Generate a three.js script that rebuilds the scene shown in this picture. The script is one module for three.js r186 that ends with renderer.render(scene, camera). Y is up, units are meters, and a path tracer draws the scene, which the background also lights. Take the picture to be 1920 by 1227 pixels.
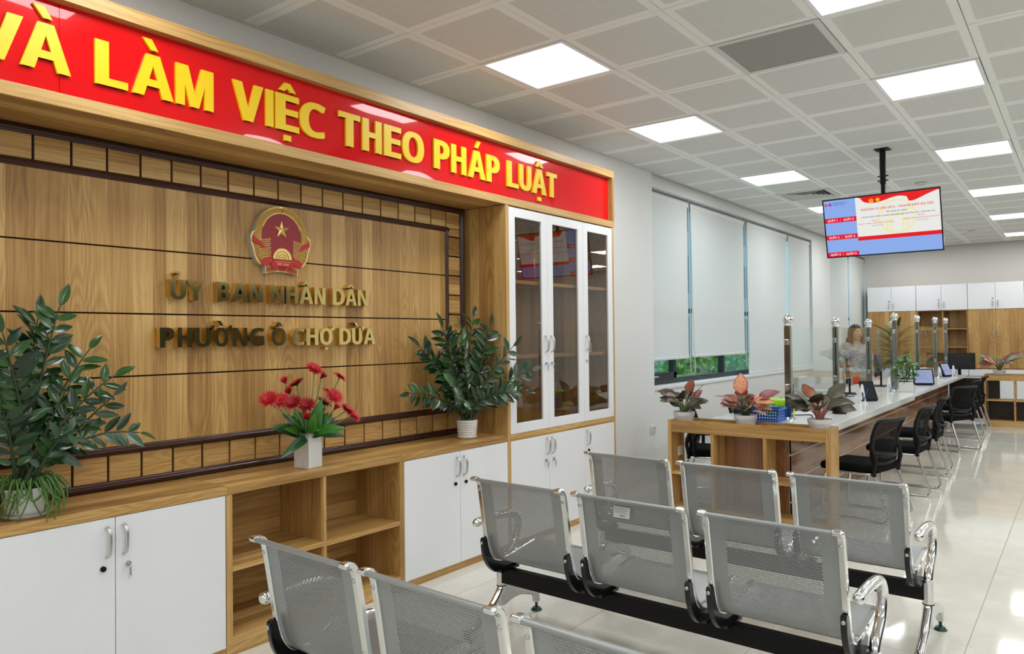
import * as THREE from 'three';
import { RoundedBoxGeometry } from 'three/addons/geometries/RoundedBoxGeometry.js';
import { mergeGeometries, mergeVertices } from 'three/addons/utils/BufferGeometryUtils.js';
import { FontLoader } from 'three/addons/loaders/FontLoader.js';
import { MarchingCubes } from 'three/addons/objects/MarchingCubes.js';
import { RectAreaLightUniformsLib } from 'three/addons/lights/RectAreaLightUniformsLib.js';

// ---------- camera, sky, exposure ----------
const scene = new THREE.Scene();
const FOCAL = 1408.58;                                    // pixels, for a 1920 x 1227 frame
const camera = new THREE.PerspectiveCamera(2 * Math.atan(613.5 / FOCAL) * 180 / Math.PI, 1920 / 1227, 0.05, 300);
camera.position.set(3.4476, 1.457, 3.4728);
camera.rotation.set(0.013993, 0.651941, -0.010875, 'YXZ');
camera.updateMatrixWorld(true);
scene.background = new THREE.Color().setRGB(0.95, 1.2, 1.35);
const renderer = new THREE.WebGLRenderer({ antialias: true });
renderer.toneMapping = THREE.LinearToneMapping;
renderer.toneMappingExposure = 1.0;
renderer.shadowMap.enabled = true;
RectAreaLightUniformsLib.init();
const LIGHT = 12.2, LIGHT_COLOR = new THREE.Color().setRGB(0.985, 1.0, 1.0);

// ---------- helpers ----------
const PI = Math.PI, V3 = (x, y, z) => new THREE.Vector3(x, y, z);
let seedState = 12345;
const reseed = (s) => { seedState = s | 0; };
const rnd = () => { seedState = (seedState + 0x6d2b79f5) | 0; let t = Math.imul(seedState ^ (seedState >>> 15), 1 | seedState); t = (t + Math.imul(t ^ (t >>> 7), 61 | t)) ^ t; return ((t ^ (t >>> 14)) >>> 0) / 4294967296; };
const rr = (a, b) => a + (b - a) * rnd();
const used = new Map();
function numbered(name) { const n = used.get(name) ?? 0; used.set(name, n + 1); return n ? name + '_' + String(n).padStart(3, '0') : name; }
// a pixel of the photograph gives a direction; the plane it lies on gives the distance
function at(u, v, axis, value) {
  const d = V3((u - 960) / FOCAL, (613.5 - v) / FOCAL, -1).applyQuaternion(camera.quaternion);
  return camera.position.clone().addScaledVector(d, (value - camera.position[axis]) / d[axis]);
}
function inFrame(x0, x1, y, z0, z1, m = 0.06) {
  const n = 6; 
  for (let i = 0; i <= n; i++) for (let j = 0; j <= n; j++) {
    const p = V3(x0 + (x1 - x0) * i / n, y, z0 + (z1 - z0) * j / n).applyMatrix4(camera.matrixWorldInverse);
    if (p.z > -0.1) continue;
    const u = p.x / -p.z * FOCAL / 960, w = p.y / -p.z * FOCAL / 613.5;
    if (Math.abs(u) < 1 + m && Math.abs(w) < 1 + m) return true;
  }
  return false;
}
function mesh(name, geo, mat, parent, pos, rot) {
  const m = new THREE.Mesh(geo, mat); m.name = parent ? name : numbered(name);
  if (pos) m.position.set(...pos); if (rot) m.rotation.set(...rot);
  m.castShadow = m.receiveShadow = true; (parent ?? scene).add(m); return m;
}
function thing(name, label, category, pos = [0, 0, 0], turn = 0, group) {
  const g = new THREE.Group(); g.name = numbered(name); g.position.set(...pos); g.rotation.y = turn;
  g.userData = { label, category }; if (group) g.userData.group = group; scene.add(g); return g;
}
function tag(o, label, category, group) { o.userData.label = label; o.userData.category = category; if (group) o.userData.group = group; return o; }
function struct(name, geo, mat, pos) { const m = mesh(name, geo, mat, null, pos); m.userData.kind = 'structure'; return m; }
function dup(src, pos, turn, label, group) {
  const c = src.clone(); c.name = numbered(src.name.replace(/_\d{3}$/, '')); c.userData = { ...src.userData };
  if (label) c.userData.label = label; if (group) c.userData.group = group;
  c.position.set(...pos); c.rotation.y = turn; scene.add(c); return c;
}
const box = (w, h, d, x = 0, y = 0, z = 0) => new THREE.BoxGeometry(w, h, d).translate(x, y, z);
const rbox = (w, h, d, r = 0.003, x = 0, y = 0, z = 0, seg = 1) => { const g = new RoundedBoxGeometry(w, h, d, seg, Math.min(r, w / 2.01, h / 2.01, d / 2.01)); g.translate(x, y, z); return g; };
// box given by its limits
const lim = (x0, x1, y0, y1, z0, z1, r = 0) => (r ? rbox(Math.abs(x1 - x0), Math.abs(y1 - y0), Math.abs(z1 - z0), r) : box(Math.abs(x1 - x0), Math.abs(y1 - y0), Math.abs(z1 - z0))).translate((x0 + x1) / 2, (y0 + y1) / 2, (z0 + z1) / 2);
const cyl = (r0, r1, h, n = 20, x = 0, y = 0, z = 0) => new THREE.CylinderGeometry(r0, r1, h, n).translate(x, y, z);
const curve = (pts, t = 0.5) => new THREE.CatmullRomCurve3(pts.map((p) => V3(...p)), false, 'catmullrom', t);
const tube = (pts, r, seg = 24, n = 10, t = 0.5) => capped(curve(pts, t), r, seg, n);
function capped(c, r, seg, n) {
  const g = new THREE.TubeGeometry(c, seg, r, n, false), P = g.attributes.position, N = g.attributes.normal;
  const pos = [...P.array], nor = [...N.array], uv = [...g.attributes.uv.array], idx = [...g.index.array];
  for (const e of [0, 1]) {
    const c0 = c.getPointAt(e), t = c.getTangentAt(e).multiplyScalar(e ? 1 : -1), b = pos.length / 3, row = e ? seg * (n + 1) : 0;
    pos.push(c0.x, c0.y, c0.z); nor.push(t.x, t.y, t.z); uv.push(0, 0);
    for (let i = 0; i <= n; i++) { const k = row + i; pos.push(P.getX(k), P.getY(k), P.getZ(k)); nor.push(t.x, t.y, t.z); uv.push(0, 0); }
    for (let i = 0; i < n; i++) e ? idx.push(b, b + 1 + i, b + 2 + i) : idx.push(b, b + 2 + i, b + 1 + i);
  }
  const o = new THREE.BufferGeometry();
  o.setAttribute('position', new THREE.Float32BufferAttribute(pos, 3)); o.setAttribute('normal', new THREE.Float32BufferAttribute(nor, 3)); o.setAttribute('uv', new THREE.Float32BufferAttribute(uv, 2)); o.setIndex(idx); return o;
}
const lathe = (pts, n = 28) => new THREE.LatheGeometry(pts.map((p) => new THREE.Vector2(...p)), n);
const sphere = (r, x = 0, y = 0, z = 0, a = 16, b = 12) => new THREE.SphereGeometry(r, a, b).translate(x, y, z);
function extr(shape, depth, bevel = 0, seg = 8) { return new THREE.ExtrudeGeometry(shape, { depth, bevelEnabled: bevel > 0, bevelThickness: bevel, bevelSize: bevel, bevelOffset: -bevel, bevelSegments: 1, curveSegments: seg }); }
function join(list) {
  return mergeGeometries(list.map((g) => { const o = g.index ? g.toNonIndexed() : g; for (const k of Object.keys(o.attributes)) if (!['position', 'normal', 'uv'].includes(k)) o.deleteAttribute(k); if (!o.attributes.uv) o.setAttribute('uv', new THREE.Float32BufferAttribute(new Float32Array(o.attributes.position.count * 2), 2)); o.morphAttributes = {}; return o; }));
}
// uv in metres on each face by its facing; v follows the grain
function grain(g0, axis = 'y', ou = 0, ov = 0, su = 1, sv = 1.6) {
  const g = g0.index ? g0.toNonIndexed() : g0, P = g.attributes.position, N = g.attributes.normal, uv = new Float32Array(P.count * 2);
  for (let i = 0; i < P.count; i += 3) {
    let nx = 0, ny = 0, nz = 0;
    for (let k = i; k < i + 3; k++) { nx += N.getX(k); ny += N.getY(k); nz += N.getZ(k); }
    nx = Math.abs(nx); ny = Math.abs(ny); nz = Math.abs(nz);
    const face = nx >= ny && nx >= nz ? 'x' : ny >= nz ? 'y' : 'z';
    for (let k = i; k < i + 3; k++) {
      const p = { x: P.getX(k), y: P.getY(k), z: P.getZ(k) }, others = ['x', 'y', 'z'].filter((a) => a !== face);
      const along = others.includes(axis) ? axis : others[1], across = others.find((a) => a !== along);
      uv[k * 2] = (p[across] + ou) / su; uv[k * 2 + 1] = (p[along] + ov) / sv;
    }
  }
  g.setAttribute('uv', new THREE.BufferAttribute(uv, 2)); return g;
}

// ---------- textures ----------
function hash(ix, iy) { let h = Math.imul(ix, 374761393) + Math.imul(iy, 668265263); h = Math.imul(h ^ (h >>> 13), 1274126177); return ((h ^ (h >>> 16)) >>> 0) / 4294967296; }
function vnoise(x, y, px = 1e9, py = 1e9) {
  const ix = Math.floor(x), iy = Math.floor(y), fx = x - ix, fy = y - iy, s = fx * fx * (3 - 2 * fx), t = fy * fy * (3 - 2 * fy);
  const w = (i, p) => ((i % p) + p) % p, a = w(ix, px), b = w(ix + 1, px), c = w(iy, py), d = w(iy + 1, py);
  return (hash(a, c) * (1 - s) + hash(b, c) * s) * (1 - t) + (hash(a, d) * (1 - s) + hash(b, d) * s) * t;
}
function dataTex(w, h, f, srgb = true) {
  const d = new Uint8Array(w * h * 4);
  for (let y = 0; y < h; y++) for (let x = 0; x < w; x++) { const c = f(x / w, y / h), o = (y * w + x) * 4; d[o] = c[0]; d[o + 1] = c[1]; d[o + 2] = c[2]; d[o + 3] = 255; }
  const t = new THREE.DataTexture(d, w, h); t.wrapS = t.wrapT = THREE.RepeatWrapping; t.magFilter = THREE.LinearFilter; t.minFilter = THREE.LinearFilter;
  if (srgb) t.colorSpace = THREE.SRGBColorSpace; t.needsUpdate = true; return t;
}
function canvasTex(w, h, draw, srgb = true) {
  const c = document.createElement('canvas'); c.width = w; c.height = h; draw(c.getContext('2d'), w, h);
  const t = new THREE.CanvasTexture(c); if (srgb) t.colorSpace = THREE.SRGBColorSpace; t.needsUpdate = true; return t;
}
// oak laminate: staves of their own tone side by side, long grain, some with cathedral figure; one repeat is 1 m across and 1.6 m along
const staves = [0, 0.115, 0.19, 0.33, 0.415, 0.5, 0.63, 0.735, 0.80, 0.91, 1];
const woodTex = (size, a, b, e, shift) => dataTex(size, size, (u, v) => {
  u = (u + shift) % 1; v = (v + shift * 0.7) % 1;
  let k = 0; while (u >= staves[k + 1]) k++;
  const lu = u - staves[k], wide = staves[k + 1] - staves[k], tone = (hash(k, 77) - 0.5), edge = Math.min(lu, wide - lu);
  const warp = (vnoise(u * 8 + k * 5, v * 6, 1e9, 6) - 0.5) * 0.05 + (vnoise(u * 22, v * 14 + k, 1e9, 14) - 0.5) * 0.012;
  const c = (lu - wide * (0.3 + 0.4 * hash(k, 5))) / wide, figure = hash(k, 9) > 0.35 ? 1 : 0.25;
  const rings = Math.sin((c * c * 11 + (vnoise(k * 3.1, v * 3, 1e9, 3) - 0.5) * 9 + warp * 85) * 3.6);
  const fib = vnoise((u + warp * 0.15) * 420, v * 9 + k * 3, 1e9, 9) - 0.5, fib2 = vnoise((u + warp * 0.3) * 130, v * 5 + k, 1e9, 5) - 0.5;
  let t = 0.5 + tone * 0.44 + figure * rings * 0.1 + fib * 0.24 + fib2 * 0.26 + (vnoise(u * 5, v * 4 + k * 2, 1e9, 4) - 0.5) * 0.25;
  if (edge < 0.0015) t -= 0.09;
  t = Math.min(1, Math.max(0, t));
  return t < 0.5 ? a.map((x, i) => x + (b[i] - x) * t * 2) : b.map((x, i) => x + (e[i] - x) * (t - 0.5) * 2);
});
const oakTex = woodTex(1024, [138, 100, 53], [189, 147, 86], [228, 193, 131], 0), counterTex = woodTex(512, [98, 62, 38], [146, 100, 66], [184, 136, 94], 0.37);   // oak of all cupboards and shelves; the red-brown boards of the service counter front, a wood of their own
const floorTex = dataTex(512, 512, (u, v) => { const n = (vnoise(u * 6, v * 6, 6, 6) - 0.5) * 9 + (vnoise(u * 24, v * 40, 24, 40) - 0.5) * 5 + (vnoise(u * 120, v * 120, 120, 120) - 0.5) * 4; return [229 + n, 227 + n, 216 + n * 0.9]; });
// ceiling tile: plain pressed rim round a finely perforated field
const ceilTex = dataTex(512, 512, (u, v) => {
  const e = Math.min(u, 1 - u, v, 1 - v); if (e < 0.075) return [236, 238, 236];
  const a = (u * 84) % 1 - 0.5, b = (v * 84) % 1 - 0.5; const hole = a * a + b * b < 0.1; return hole ? [182, 184, 182] : [222, 224, 222];
});
const marbleTex = dataTex(512, 512, (u, v) => { const w = vnoise(u * 5, v * 5, 5, 5), m = Math.abs(Math.sin((u * 2 + v + w * 1.6) * 6.283)); const s = m < 0.07 ? -18 * (1 - m / 0.07) : 0, n = (vnoise(u * 40, v * 40, 40, 40) - 0.5) * 8; return [236 + s + n, 237 + s + n, 236 + s + n]; });
const plasterTex = dataTex(256, 256, (u, v) => { const n = 128 + (vnoise(u * 60, v * 60, 60, 60) - 0.5) * 90; return [n, n, n]; }, false);
// sheet metal with staggered round holes inside a plain rim: fully opaque rim, holes cut out
const perfTex = canvasTex(1024, 1024, (g, w, h) => {
  g.fillStyle = '#fff'; g.fillRect(0, 0, w, h); g.fillStyle = '#000';
  const nx = 50, ny = 58, x0 = w * 0.135, x1 = w * 0.865, y0 = h * 0.085, y1 = h * 0.93, sx = (x1 - x0) / nx, sy = (y1 - y0) / ny;
  for (let j = 0; j < ny; j++) for (let i = 0; i < nx; i++) { g.beginPath(); g.arc(x0 + (i + 0.25 + (j % 2) * 0.5) * sx, y0 + (j + 0.5) * sy, sx * 0.335, 0, 6.3); g.fill(); }
}, false);
const netTex = canvasTex(64, 64, (g) => { g.fillStyle = '#fff'; g.fillRect(0, 0, 64, 64); g.fillStyle = '#000'; for (const [x, y] of [[16, 16], [48, 48]]) { g.beginPath(); g.arc(x, y, 9, 0, 6.3); g.fill(); } }, false);
netTex.wrapS = netTex.wrapT = THREE.RepeatWrapping;

// ---------- materials ----------
const std = (o) => new THREE.MeshStandardMaterial(o), phys = (o) => new THREE.MeshPhysicalMaterial(o);
const rgb = (r, g, b) => new THREE.Color().setRGB(r, g, b);
const M = {
  oak: std({ map: oakTex, roughness: 0.42, color: 0xffffff }),
  counterFront: std({ map: counterTex, roughness: 0.2 }),
  wenge: std({ color: rgb(0.035, 0.025, 0.02), roughness: 0.4 }),
  mahogany: std({ color: rgb(0.045, 0.014, 0.011), roughness: 0.22 }),
  groove: std({ color: rgb(0.012, 0.01, 0.009), roughness: 0.8 }),
  white: std({ color: rgb(0.85, 0.865, 0.9), roughness: 0.35 }),
  wall: std({ color: rgb(0.79, 0.795, 0.79), roughness: 0.75, bumpMap: plasterTex, bumpScale: 0.0006 }),
  tile: std({ map: floorTex, roughness: 0.07, color: rgb(0.93, 0.93, 0.93) }),
  grout: std({ color: rgb(0.42, 0.41, 0.37), roughness: 0.9 }),
  ceil: std({ map: ceilTex, roughness: 0.6 }),
  ceilDark: std({ color: rgb(0.05, 0.05, 0.05), roughness: 0.9 }),
  ceilTrim: std({ color: rgb(0.62, 0.64, 0.63), roughness: 0.5 }),
  red: phys({ color: rgb(0.72, 0.002, 0.005), roughness: 0.2, specularIntensity: 0.15, clearcoat: 0.75, clearcoatRoughness: 0.02 }),
  yellow: std({ color: rgb(0.93, 0.62, 0.005), roughness: 0.4 }),
  brass: std({ color: rgb(0.78, 0.6, 0.24), metalness: 1, roughness: 0.1 }),
  gold: std({ color: rgb(0.83, 0.6, 0.2), metalness: 0.75, roughness: 0.32 }),
  chrome: std({ color: rgb(0.78, 0.79, 0.79), metalness: 1, roughness: 0.12 }),
  postSteel: std({ color: rgb(0.36, 0.37, 0.37), metalness: 1, roughness: 0.14 }),
  steel: std({ color: rgb(0.6, 0.61, 0.62), metalness: 1, roughness: 0.25 }),
  bench: std({ color: rgb(0.36, 0.38, 0.385), metalness: 0.55, roughness: 0.38, alphaMap: perfTex, alphaTest: 0.5, side: THREE.DoubleSide }),
  benchPlain: std({ color: rgb(0.36, 0.38, 0.385), metalness: 0.55, roughness: 0.38 }),
  black: phys({ color: rgb(0.006, 0.006, 0.007), roughness: 0.55, specularIntensity: 0.5 }),
  blackGloss: std({ color: rgb(0.008, 0.008, 0.009), roughness: 0.18 }),
  fabric: phys({ color: rgb(0.005, 0.005, 0.006), roughness: 1, specularIntensity: 0.25 }),
  net: phys({ color: rgb(0.005, 0.005, 0.006), roughness: 0.9, specularIntensity: 0.3, alphaMap: netTex, alphaTest: 0.5, side: THREE.DoubleSide }),
  glass: phys({ color: rgb(0.93, 0.97, 0.95), transmission: 1, thickness: 0, roughness: 0.01, ior: 1.2 }),
  smoke: phys({ color: rgb(0.82, 0.8, 0.76), transmission: 1, thickness: 0, roughness: 0.01, ior: 1.5 }),
  pane: phys({ color: rgb(0.72, 0.88, 0.92), transmission: 1, thickness: 0, roughness: 0.01, ior: 1.5 }),
  blind: phys({ color: rgb(0.88, 0.88, 0.86), roughness: 0.95, transmission: 0.3, thickness: 0 }),
  plastic: std({ color: rgb(0.74, 0.75, 0.75), roughness: 0.4 }),
  ceramic: std({ color: rgb(0.75, 0.74, 0.71), roughness: 0.25 }),
  soil: std({ color: rgb(0.03, 0.02, 0.014), roughness: 1 }),
  frameDark: std({ color: rgb(0.02, 0.028, 0.032), roughness: 0.4 }),
  marble: std({ map: marbleTex, roughness: 0.16 }),
  grey: std({ color: rgb(0.42, 0.44, 0.44), roughness: 0.5 }),
  lamp: std({ color: 0xffffff, emissive: 0xffffff, emissiveIntensity: 1.6, roughness: 0.6 }),
};

// ---------- the room ----------
const H = 3.105, XR = 9.6, ZB = 5.7, ZF = -12.94, WX = -0.05, NX = -0.105;   // ceiling height, right wall, wall behind the camera, far wall, face of the window wall, back of the niche that holds the furniture
{ // floor: polished porcelain tiles of 0.8 m over a bed of grout
  const floor = struct('floor', lim(-0.3, XR + 0.2, -0.2, -0.004, ZF - 0.2, ZB + 0.2), M.grout);
  const S = 0.8, ox = 2.985 - 4 * S, oz = -0.36, rest = [];
  const variants = [0, 1, 2, 3].map((k) => { const g = new RoundedBoxGeometry(S - 0.003, 0.012, S - 0.003, 1, 0.0012), uv = g.attributes.uv, P = g.attributes.position; for (let i = 0; i < uv.count; i++) uv.setXY(i, (k % 2 ? P.getX(i) : P.getZ(i)) / S + k * 0.31, (k % 2 ? P.getZ(i) : P.getX(i)) / S + k * 0.17); return g; });
  let n = 0;
  for (let i = 0; i < 13; i++) for (let j = -8; j < 17; j++) {
    const x0 = ox + i * S, z0 = oz - j * S; if (z0 < ZF || x0 > XR || z0 - S > ZB) continue;
    const c = [x0 + S / 2, -0.006, z0 - S / 2], g = variants[(i * 3 + j * 5 + 40) % 4];
    if (inFrame(x0, x0 + S, 0, z0 - S, z0)) { mesh('floor_tile', g, M.tile, floor, c); n++; } else rest.push(g.clone().translate(...c));
  }
  const o = mesh('floor_tile', join(rest), M.tile, floor); o.userData.kind = 'stuff';
}
{ // walls with thickness; the left wall has two window openings and piers that stand proud of it
  const s = new THREE.Shape([[3.39, -0.1], [-ZF + 0.2, -0.1], [-ZF + 0.2, H + 0.3], [3.39, H + 0.3]].map((p) => new THREE.Vector2(...p)));
  for (const [a, b] of [[3.4, 9.12], [10.2, 12.86]]) s.holes.push(new THREE.Path([[a, 0.93], [a, 2.985], [b, 2.985], [b, 0.93]].map((p) => new THREE.Vector2(...p))));
  const w = extr(s, 0.26).rotateY(PI / 2).translate(WX - 0.26, 0, 0);
  const wall = struct('wall_left', join([w, lim(NX - 0.2, NX, -0.1, H + 0.3, -2.1, ZB + 0.2), lim(NX - 0.2, 0, -0.1, H + 0.3, -3.39, -2.092), lim(NX, 0, 2.86, H + 0.3, -2.1, ZB + 0.2)]), M.wall);
  wall.userData.label = 'white plastered wall with window openings';
  struct('wall_front', lim(-0.4, XR + 0.3, -0.1, H + 0.3, ZF - 0.25, ZF), M.wall);
  struct('wall_back', lim(-0.4, XR + 0.3, -0.1, H + 0.3, ZB, ZB + 0.25), M.wall);
  // right wall, mirrored by the brass letters: a long dark entrance glazing, then plain wall
  struct('wall_right', join([lim(XR, XR + 0.25, -0.1, H + 0.3, ZF - 0.2, -6.4), lim(XR, XR + 0.25, 2.6, H + 0.3, -6.4, 3.2), lim(XR, XR + 0.25, -0.1, H + 0.3, 3.2, ZB + 0.2)]), M.wall);
  const d = new THREE.Group(); d.name = 'door_1'; d.userData = { kind: 'structure' }; scene.add(d);
  const dark = std({ color: rgb(0.012, 0.014, 0.016), roughness: 0.25 });
  for (let k = 0; k < 6; k++) {
    const z0 = 3.2 - k * 1.6; mesh('door_leaf', lim(XR + 0.05, XR + 0.09, 0.06, 2.54, z0 - 1.56, z0 - 0.04, 0.004), dark, d);
    mesh('door_post', lim(XR + 0.02, XR + 0.12, 0, 2.6, z0 - 0.03, z0 + 0.03, 0.004), M.frameDark, d);
  }
  mesh('door_header', lim(XR + 0.02, XR + 0.12, 2.54, 2.6, -6.4, 3.2, 0.004), M.frameDark, d);
  mesh('door_sill', lim(XR + 0.02, XR + 0.2, 0, 0.06, -6.4, 3.2, 0.004), M.frameDark, d);
  mesh('backing', lim(XR + 0.14, XR + 0.2, 0, 2.6, -6.4, 3.2), dark, d);
}
// ceiling grid of 0.6 m metal tiles; lamps, grilles take the place of tiles
const TX = (i) => 0.5695 + 0.6 * (i - 1), TZ = (j) => -0.6 * j;     // grid lines
const lampRows = [-8, -4, 0, 3, 7, 11, 15, 19], lampCols = [1, 4, 7, 10, 13];
{
  const ceiling = struct('ceiling', lim(-0.3, XR + 0.2, H + 0.03, H + 0.2, ZF - 0.2, ZB + 0.2), M.ceilDark), rest = [];
  const make = (w, d) => { const g = new RoundedBoxGeometry(w, 0.014, d, 1, 0.002), uv = g.attributes.uv, P = g.attributes.position; for (let i = 0; i < uv.count; i++) uv.setXY(i, P.getX(i) / w + 0.5, P.getZ(i) / d + 0.5); return g; };
  const full = make(0.5965, 0.5965), cut = make(0.5655, 0.5965), end = make(0.5965, 0.13);
  const uvCut = cut.attributes.uv; for (let i = 0; i < uvCut.count; i++) uvCut.setX(i, 0.06 + uvCut.getX(i) * 0.94);
  let placed = 0;
  for (let i = 0; i < 16; i++) for (let j = -10; j < 22; j++) {
    if (lampCols.includes(i) && lampRows.includes(j)) continue;
    if ((i === 3 && j === 1) || (i === 1 && j === 9)) continue;
    const x = i ? TX(i) + 0.3 : 0.2848, z0 = TZ(j), z = j === 21 ? z0 - 0.07 : z0 - 0.3, g = i ? (j === 21 ? end : full) : cut;
    if (z0 - 0.6 > ZB || x > XR || z0 < ZF) continue;
    const c = [x, H + 0.007 + ((i * 7 + j * 13 + 90) % 5) * 0.0004, z];
    if (inFrame(x - 0.3, x + 0.3, H, z - 0.3, z + 0.3, 0.02) && z > -11.3) { mesh('ceiling_tile', g, M.ceil, ceiling, c); placed++; } else rest.push(g.clone().translate(...c));
  }
  const o = mesh('ceiling_tile', join(rest), M.ceil, ceiling); o.userData.kind = 'stuff';
  console.log('ceiling tiles', placed);
  const t = struct('trim_1', lim(0, 0.022, H - 0.004, H + 0.004, ZF, ZB), M.ceilTrim); t.userData.label = 'white metal angle along the ceiling edge';
}
{ // lamps
  const proto = thing('ceiling_light', 'square flush white light panel set in the tiled ceiling', 'ceiling light', [0, 0, 0], 0, 'light panels in the ceiling grid');
  const fr = []; for (const s of [-1, 1]) fr.push(lim(s * 0.297, s * 0.275, -0.004, 0.03, -0.297, 0.297), lim(-0.275, 0.275, -0.004, 0.03, s * 0.297, s * 0.275));
  mesh('frame', join(fr), M.white, proto); mesh('diffuser', box(0.55, 0.008, 0.55, 0, 0.006, 0), M.lamp, proto);
  let first = true; const nth = ['closest to', 'second from', 'third from', 'fourth from', 'fifth from', 'sixth from', 'seventh from', 'eighth from'], row = ['along the windows', 'second from the windows', 'third from the windows', 'fourth from the windows', 'fifth from the windows'];
  for (const i of lampCols) for (const j of lampRows) {
    const p = [TX(i) + 0.3, H, TZ(j) - 0.3]; if (p[0] > XR || p[2] > ZB) continue;
    const o = first ? proto : dup(proto, p, 0); if (first) { o.position.set(...p); first = false; }
    o.userData.label = 'white ceiling light panel ' + nth[7 - lampRows.indexOf(j)] + ' the far wall in the row ' + row[lampCols.indexOf(i)];
    const l = new THREE.RectAreaLight(LIGHT_COLOR, LIGHT, 0.54, 0.54); l.name = 'panel_light'; l.position.set(p[0], H - 0.006, p[2]); l.rotation.x = -PI / 2; scene.add(l);
  }
}
{ // slot grille in the ceiling
  const t = thing('air_grille', 'grey louvred return air grille in the tiled ceiling', 'air vent', [TX(3) + 0.3, H, TZ(1) - 0.3]);
  const fr = []; for (const s of [-1, 1]) fr.push(lim(s * 0.298, s * 0.262, -0.005, 0.02, -0.298, 0.298), lim(-0.262, 0.262, -0.005, 0.02, s * 0.298, s * 0.262));
  mesh('frame', join(fr), M.ceilTrim, t); mesh('backing', box(0.53, 0.006, 0.53, 0, 0.03, 0), M.ceilDark, t);
  const slat = box(0.526, 0.002, 0.02).rotateX(-0.7), sm = std({ color: rgb(0.4, 0.41, 0.41), roughness: 0.5 });
  for (let k = 0; k < 24; k++) mesh('slat', slat, sm, t, [0, 0.006, -0.25 + k * 0.0218]);
}
{ // four-way air diffuser
  const t = thing('air_diffuser', 'square four-way air diffuser in the ceiling beside the windows', 'air vent', [TX(1) + 0.3, H, TZ(9) - 0.3]);
  const fr = []; for (const s of [-1, 1]) fr.push(lim(s * 0.298, s * 0.25, -0.006, 0.02, -0.298, 0.298), lim(-0.25, 0.25, -0.006, 0.02, s * 0.298, s * 0.25));
  mesh('frame', join(fr), M.ceilTrim, t); mesh('backing', box(0.51, 0.006, 0.51, 0, 0.05, 0), M.ceilDark, t);
  for (let q = 0; q < 4; q++) for (let k = 0; k < 5; k++) {
    const r = 0.225 - k * 0.045, g = lim(-r, r, 0, 0.002, -0.014, 0.014); g.rotateX(0.75).translate(0, 0.004, r).rotateY(q * PI / 2);
    mesh('slat', g, M.ceilTrim, t);
  }
}
{ // smoke detectors
  const t = thing('smoke_detector', 'round white smoke detector on the ceiling behind the screen', 'smoke detector', [2.042, H, -5.79]);
  mesh('base', lathe([[0, 0], [0.055, 0], [0.055, -0.012], [0.05, -0.014]]), M.plastic, t);
  mesh('sensor_head', lathe([[0.05, -0.014], [0.046, -0.035], [0.03, -0.048], [0, -0.05]]), M.plastic, t);
  mesh('sensor_slot', lathe([[0.047, -0.022], [0.0475, -0.03], [0.046, -0.03]]), M.black, t);
  dup(t, [2.01, H, -10.7], 0, 'round white smoke detector on the ceiling near the far wall');
}

// ---------- windows, blinds and what lies outside ----------
function windowUnit(n, z0, z1, mulls, sashes) {
  const w = new THREE.Group(); w.name = 'window_' + n; w.userData = { kind: 'structure' }; scene.add(w);
  const xa = -0.27, xb = -0.20, y0 = 0.93, y1 = 2.985, t = 0.06;
  mesh('window_frame', join([lim(xa, xb, y0, y0 + t, z1, z0, 0.004), lim(xa, xb, y1 - t, y1, z1, z0, 0.004), lim(xa, xb, y0, y1, z0 - t, z0, 0.004), lim(xa, xb, y0, y1, z1, z1 + t, 0.004)]), M.frameDark, w);
  const cuts = [z0 - t / 2, ...mulls, z1 + t / 2];
  for (const m of mulls) mesh('mullion', lim(xa, xb, y0 + t, y1 - t, m - 0.025, m + 0.025, 0.004), M.frameDark, w);
  mesh('transom', lim(xa, xb, 1.72, 1.77, z1, z0, 0.004), M.frameDark, w);
  for (let k = 0; k + 1 < cuts.length; k++) for (const [a, b] of [[y0 + t, 1.72], [1.77, y1 - t]]) mesh('pane', lim(-0.238, -0.232, a, b, cuts[k + 1] + 0.025, cuts[k] - 0.025), M.pane, w);
  for (const [a, b] of sashes) {
    const s = mesh('sash', join([lim(-0.2, -0.17, 0.99, 1.06, b, a, 0.004), lim(-0.2, -0.17, 1.65, 1.72, b, a, 0.004), lim(-0.2, -0.17, 0.99, 1.72, a - 0.07, a, 0.004), lim(-0.2, -0.17, 0.99, 1.72, b, b + 0.07, 0.004)]), M.frameDark, w);
    mesh('sash_handle', tube([[-0.165, 1.02, (a + b) / 2 + 0.3], [-0.14, 1.025, (a + b) / 2 + 0.27], [-0.14, 1.025, (a + b) / 2 + 0.1]], 0.009, 8, 8), M.steel, s);
  }
  mesh('window_sill', lim(-0.24, WX + 0.012, 0.9, 0.931, z1, z0, 0.004), M.wall, w);
}
windowUnit(1, -3.39, -9.12, [-4.3, -5.72, -7.1, -7.9, -8.85], [[-3.45, -4.27]]);
windowUnit(2, -10.2, -12.86, [-10.9, -11.9], []);
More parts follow.
